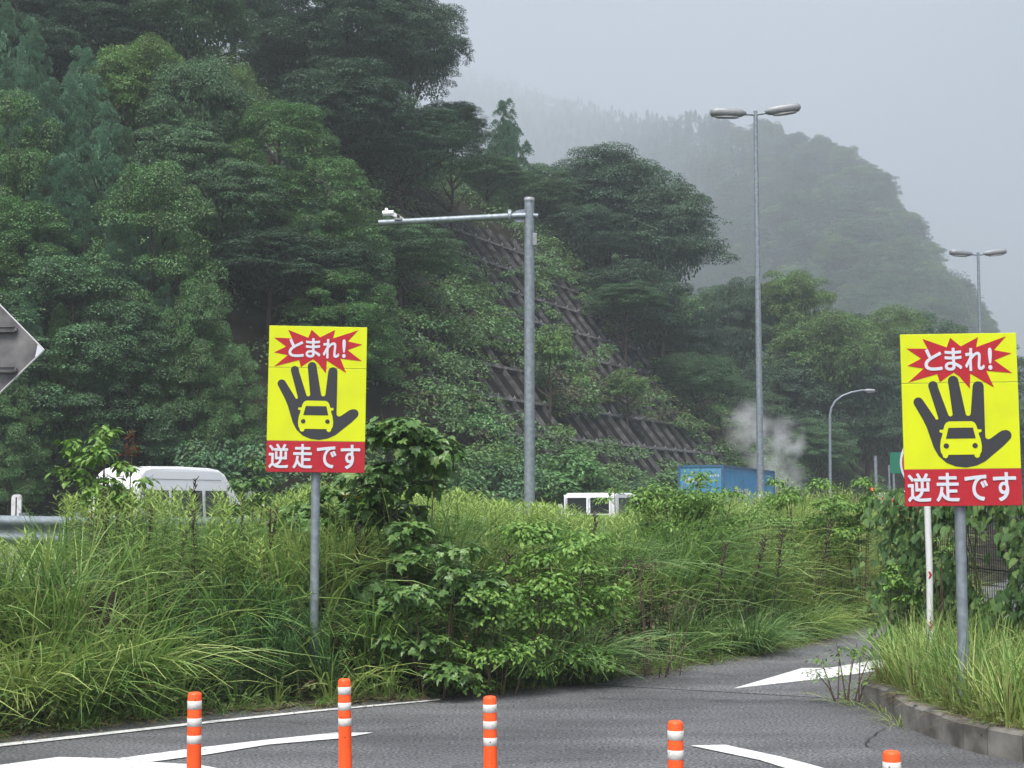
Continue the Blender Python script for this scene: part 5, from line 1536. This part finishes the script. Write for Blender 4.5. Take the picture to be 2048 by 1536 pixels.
# ------------------------------------------------------------------ shrubs that stand out
def shrub(px, top, bot, w, D, shape, leaf, nleaf, mat, label, K=16, wf=.7, name='shrub', seed=0, airy=False, stemmat=None, droop=.35, base=None, flat=.5, upb=.75, fill=True):
    rng = np.random.default_rng(seed + px)
    a, b_ = P(px, top, D), P(px, bot, D)
    wid = w/FPX*D/2; gz = tz(a.x, D) if base is None else base
    root = empty(name, (a.x, D, gz)); tag(root, label, 'shrub')
    zt = a.z - gz; zb = min(max(b_.z - gz, .02), .12) if fill else max(b_.z - gz, .05)
    d = rdir(rng, K); rad = rng.uniform(.3, .85, (K, 1))
    C = d*rad*np.array([wid, wid*.8, (zt - zb)/2*.95]) + np.array([0, 0, (zt + zb)/2])
    if fill:                                                       # leaves down to the ground
        zz = rng.uniform(.06, .93, K); pr_ = np.sqrt(np.clip(1 - ((zz - .42)/.60)**2, .1, 1))
        C = np.stack([C[:, 0]*0 + np.cos(np.arange(K)*2.4)*pr_*wid*rad[:, 0], np.sin(np.arange(K)*2.4)*pr_*wid*.85*rad[:, 0], zz*zt], 1)
    rr = (.22 if airy else .34)*wid*rng.uniform(.7, 1.25, K)
    npl = np.maximum(3, (rr**2/np.sum(rr**2)*nleaf).astype(int))
    v, f = domes(C, rr, rr*flat, npl, rng, leaf, leaf*wf, shape, rnd=.5, upb=upb, outb=.6, shell=(.35, 1.15), droop=droop)
    MB().add(v, f).build('foliage', mat, root)
    st = MB(); rg = random.Random(px)
    for c_ in C[::2]:
        c2 = Vector(c_); q = Vector((c_[0]*.55 + rg.uniform(-.1, .1)*wid, c_[1]*.55, 0))
        mid = q.lerp(c2, .5) + Vector((0, 0, .05*(zt - zb)))
        st.tube([tuple(q), tuple(mid), tuple(c2), tuple(c2 + Vector((c_[0]*.25, c_[1]*.25, rr[0]*.8)))], [.008, .006, .004, .002], 5)
    st.build('stem', stemmat or M['twig'], root)
    return root
shrub(815, 830, 1075, 300, 15.1, 'maple', .135, 2200, L_BIG, 'shrub with large lobed leaves right of the left yellow sign', K=26, wf=.85)
shrub(690, 925, 1040, 250, 15.6, 'maple', .12, 700, L_BIG, 'low lobed leaf shrub behind the post of the left yellow sign', K=14, wf=.85, seed=3)
shrub(890, 1070, 1290, 230, 13.9, 'maple', .10, 950, L_BIG, 'lobed leaf shrub half way down the bank, right of the left sign post', K=24, wf=.85, seed=5)
shrub(970, 1150, 1350, 240, 14.0, 'oval', .055, 2600, L_BUSH, 'small leaved dark green shrub low on the bank near the road', K=26, wf=.6, seed=6)
shrub(1110, 1010, 1250, 290, 14.9, 'oval', .06, 5200, L_BUSH, 'bright green dense bush below the foot of the camera pole', K=34, wf=.65, seed=7)
shrub(1370, 925, 1170, 300, 20.0, 'oval', .065, 5600, L_BUSH, 'tall airy shrub in front of the blue container', K=54, wf=.5, seed=8, airy=True, fill=False)
shrub(1240, 960, 1110, 150, 20.5, 'oval', .07, 800, L_GOLD, 'thin light shrub right of the white truck cab', K=16, wf=.4, seed=9, airy=True)
shrub(1600, 935, 1150, 240, 22.0, 'oval', .07, 3600, L_BUSH, 'shrub right of the blue container below the curved lamp', K=34, wf=.5, seed=10, airy=True, fill=False)
shrub(1712, 940, 1150, 160, 22.5, 'oval', .07, 3000, L_BUSH, 'shrub left of the right yellow sign under the green sign', K=30, wf=.5, seed=11, airy=True, fill=False)
shrub(1520, 1000, 1140, 210, 21.0, 'oval', .06, 1800, L_GOLD, 'fine leaved low shrub in front of the container right end', K=22, wf=.4, seed=12)
shrub(212, 818, 1060, 210, 15.6, 'oval', .085, 1000, L_BUSH, 'sapling with light oval leaves in front of the white van', K=30, wf=.6, seed=13, airy=True, name='sapling', fill=False)
shrub(505, 900, 1010, 130, 15.9, 'oval', .07, 700, L_BIG, 'dark leafy shrub between the white van and the left sign', K=14, wf=.6, seed=14)
shrub(1690, 1290, 1410, 190, 13.3, 'diamond', .045, 420, L_GOLD, 'spindly weed leaning over the white arrow beside the bed', K=20, wf=.4, seed=15, airy=True, name='spindly_weed', base=.05)
shrub(1800, 1120, 1330, 100, 16.2, 'oval', .06, 900, L_BUSH, 'leafy shrub at the left end of the fence by the road', K=18, wf=.6, seed=16, base=.05)
shrub(1310, 1115, 1310, 190, 15.6, 'diamond', .045, 1300, L_TWIG, 'brown withered twiggy bush in the middle of the bank', K=24, wf=.25, seed=17)
shrub(1895, 1060, 1290, 130, 15.0, 'oval', .05, 420, L_GOLD, 'thin tall weed behind the right sign post', K=18, wf=.35, seed=18, airy=True, base=.15)
# arching tussocks that stand out
def big_tussock(px, D, L, n, mat, label, seed):
    rng = np.random.default_rng(seed); q = P(px, 1200, D); gz = tz(q.x, D)
    v, f = tussock(np.zeros((1, 3)), n, rng, L, (.3, .9), (.013, .026), .26, FACE, (.1, .55))
    o = MB().add(v, f).build('grass_tussock', mat, None, (q.x, D, gz)); tag(o, label, 'grass tussock')
big_tussock(1090, 14.9, 1.05, 260, L_BLUEGRASS, 'fountain of arching blue green grass below the bright bush', 1)
big_tussock(1170, 15.2, 1.0, 230, L_BLUEGRASS, 'arching grass clump right of the biggest grass fountain by the road', 2)
big_tussock(1500, 18.0, .85, 240, L_BLUEGRASS, 'arching grass clump bending to the road left of the white arrow', 3)
big_tussock(1600, 20.0, .8, 200, L_GRASS, 'arching grass clump at the road near the far bend', 4)
big_tussock(170, 12.7, 1.05, 260, L_GRASS, 'large arching grass clump at the road, lower left', 5)
big_tussock(50, 12.2, 1.0, 240, L_GRASS2, 'pale arching grass clump at the lower left edge', 6)
big_tussock(290, 13.0, 1.0, 210, L_GRASS, 'arching grass clump behind the leftmost bollard', 7)
big_tussock(750, 14.6, 1.05, 220, L_GRASS, 'tall grass clump right of the left sign post', 8)
big_tussock(690, 15.4, 1.1, 220, L_GRASS2, 'tall feathery grass around the left sign post', 9)
big_tussock(112, 16.9, 1.0, 200, L_GRASS, 'upright grass tuft standing in front of the guardrail end', 11)
big_tussock(92, 16.6, .9, 160, L_GRASS2, 'pale grass tuft just right of the white delineator plate', 12)
# dead stalks
ds = MB(); ds.tube([(0, 0, 0), (.01, 0, .5), (.04, .01, 1.0)], [.006, .005, .004], 5)
rg = random.Random(3)
for k in range(46):
    z = rg.uniform(.62, 1.05); a = rg.uniform(0, 6.28); l = rg.uniform(.015, .05)
    ds.tube([(.03*z, 0, z), (.03*z + l*math.cos(a), l*math.sin(a), z + l*.9)], [.006, .004], 4)
dme = ds.mesh('dead_stalk', M['deadstem'])
for i, (px, top, D, ln) in enumerate([(214, 1018, 14.6, .1), (300, 1012, 15, .05), (378, 1022, 14.4, -.1), (372, 1060, 14.2, .2), (455, 1000, 15.4, .03), (486, 1003, 15.6, .1), (533, 1020, 14.8, -.06), (551, 1015, 15, .12), (395, 960, 15.6, 0), (716, 1052, 14.8, .08), (1192, 1028, 17.2, .02), (1175, 1075, 16.8, -.2), (1262, 1100, 17, .5), (1560, 1060, 19, .1), (1530, 1070, 18.8, .25), (1660, 1040, 21, .2), (1448, 1085, 18, .15), (225, 1180, 12.9, .2), (1020, 1100, 15.0, .3)]):
    t = P(px, top, D); gz = tz(t.x, D); s = max(.5, t.z - gz)
    o = link_mesh('dead_stalk', dme, None, (t.x - ln*s, D, gz), (s*.9 + .1, s*.9 + .1, s/1.05), i*1.3); o.rotation_euler = (0, ln*.9, i*1.1 if abs(ln) < .05 else 0)
    tag(o, 'dead dark brown stalk with a withered seed head among the green weeds', 'dead stalk', 'dead stalks standing in the weeds')
# lily by the shrub
for i, (px, py) in enumerate([(716, 998), (693, 994)]):
    D = 15.0; t = P(px, py, D); gz = tz(t.x, D); root = empty('lily', (t.x, D, gz)); k_ = t.z - gz
    tag(root, 'orange yellow lily flower under the right edge of the left sign' if i == 0 else 'smaller orange lily flower next to the left sign post', 'flower')
    MB().tube([(0, 0, 0), (0, 0, k_)], .005, 5).build('stem', M['stem'], root)
    rng = np.random.default_rng(i); az = np.arange(6)*1.047; D_ = np.stack([np.cos(az), np.sin(az), np.full(6, .5)], 1); N_ = np.stack([-np.cos(az)*.4, -np.sin(az)*.4, np.ones(6)], 1)
    v, f = leaves(np.tile([[0, 0, k_]], (6, 1)), D_, N_, .095 - .02*i, .045, 'oval'); MB().add(v, f).build('petal', M['flower'], root)
# reddish withered leaves by the van
rng = np.random.default_rng(2); t = P(262, 880, 15.9); gz = tz(t.x, 15.9); root = empty('withered_twig', (t.x, 15.9, gz)); tag(root, 'reddish withered twig above the white van roof', 'twig')
k_ = t.z - gz; MB().tube([(0, 0, 0), (0, 0, k_*.7), (.03, 0, k_ + .1)], [.008, .006, .003], 5).build('stem', M['twig'], root)
Pt = np.stack([rng.normal(.01, .04, 40), rng.normal(0, .03, 40), rng.uniform(k_ - .15, k_ + .12, 40)], 1); v, f = leaves(Pt, rdir(rng, 40) - np.array([0, 0, .6]), rdir(rng, 40), .06, .03, 'oval'); MB().add(v, f).build('foliage', M['deadleaf'], root)
# litter on the asphalt
rng = np.random.default_rng(12); mb = MB()
c, e, b, p = emb_points(900, rng, -.55, .1); c[:, 2] = .016
v, f = leaves(c, rdir(rng, len(c))*np.array([1, 1, .05]), np.tile([[0, 0, 1.]], (len(c), 1)) + rng.normal(0, .25, (len(c), 3)), rng.uniform(.02, .07, len(c)), .018); mb.add(v, f, 0)
n = 160; c = np.stack([rng.uniform(-4, 5, n), rng.uniform(8.5, 15, n), np.full(n, .012)], 1)
v, f = leaves(c, rdir(rng, n)*np.array([1, 1, .05]), np.tile([[0, 0, 1.]], (n, 1)), rng.uniform(.01, .035, n), .012); mb.add(v, f, 1)
tag(mb.build('fallen_leaves', [L_STRAW, M['soil']]), kind='stuff')
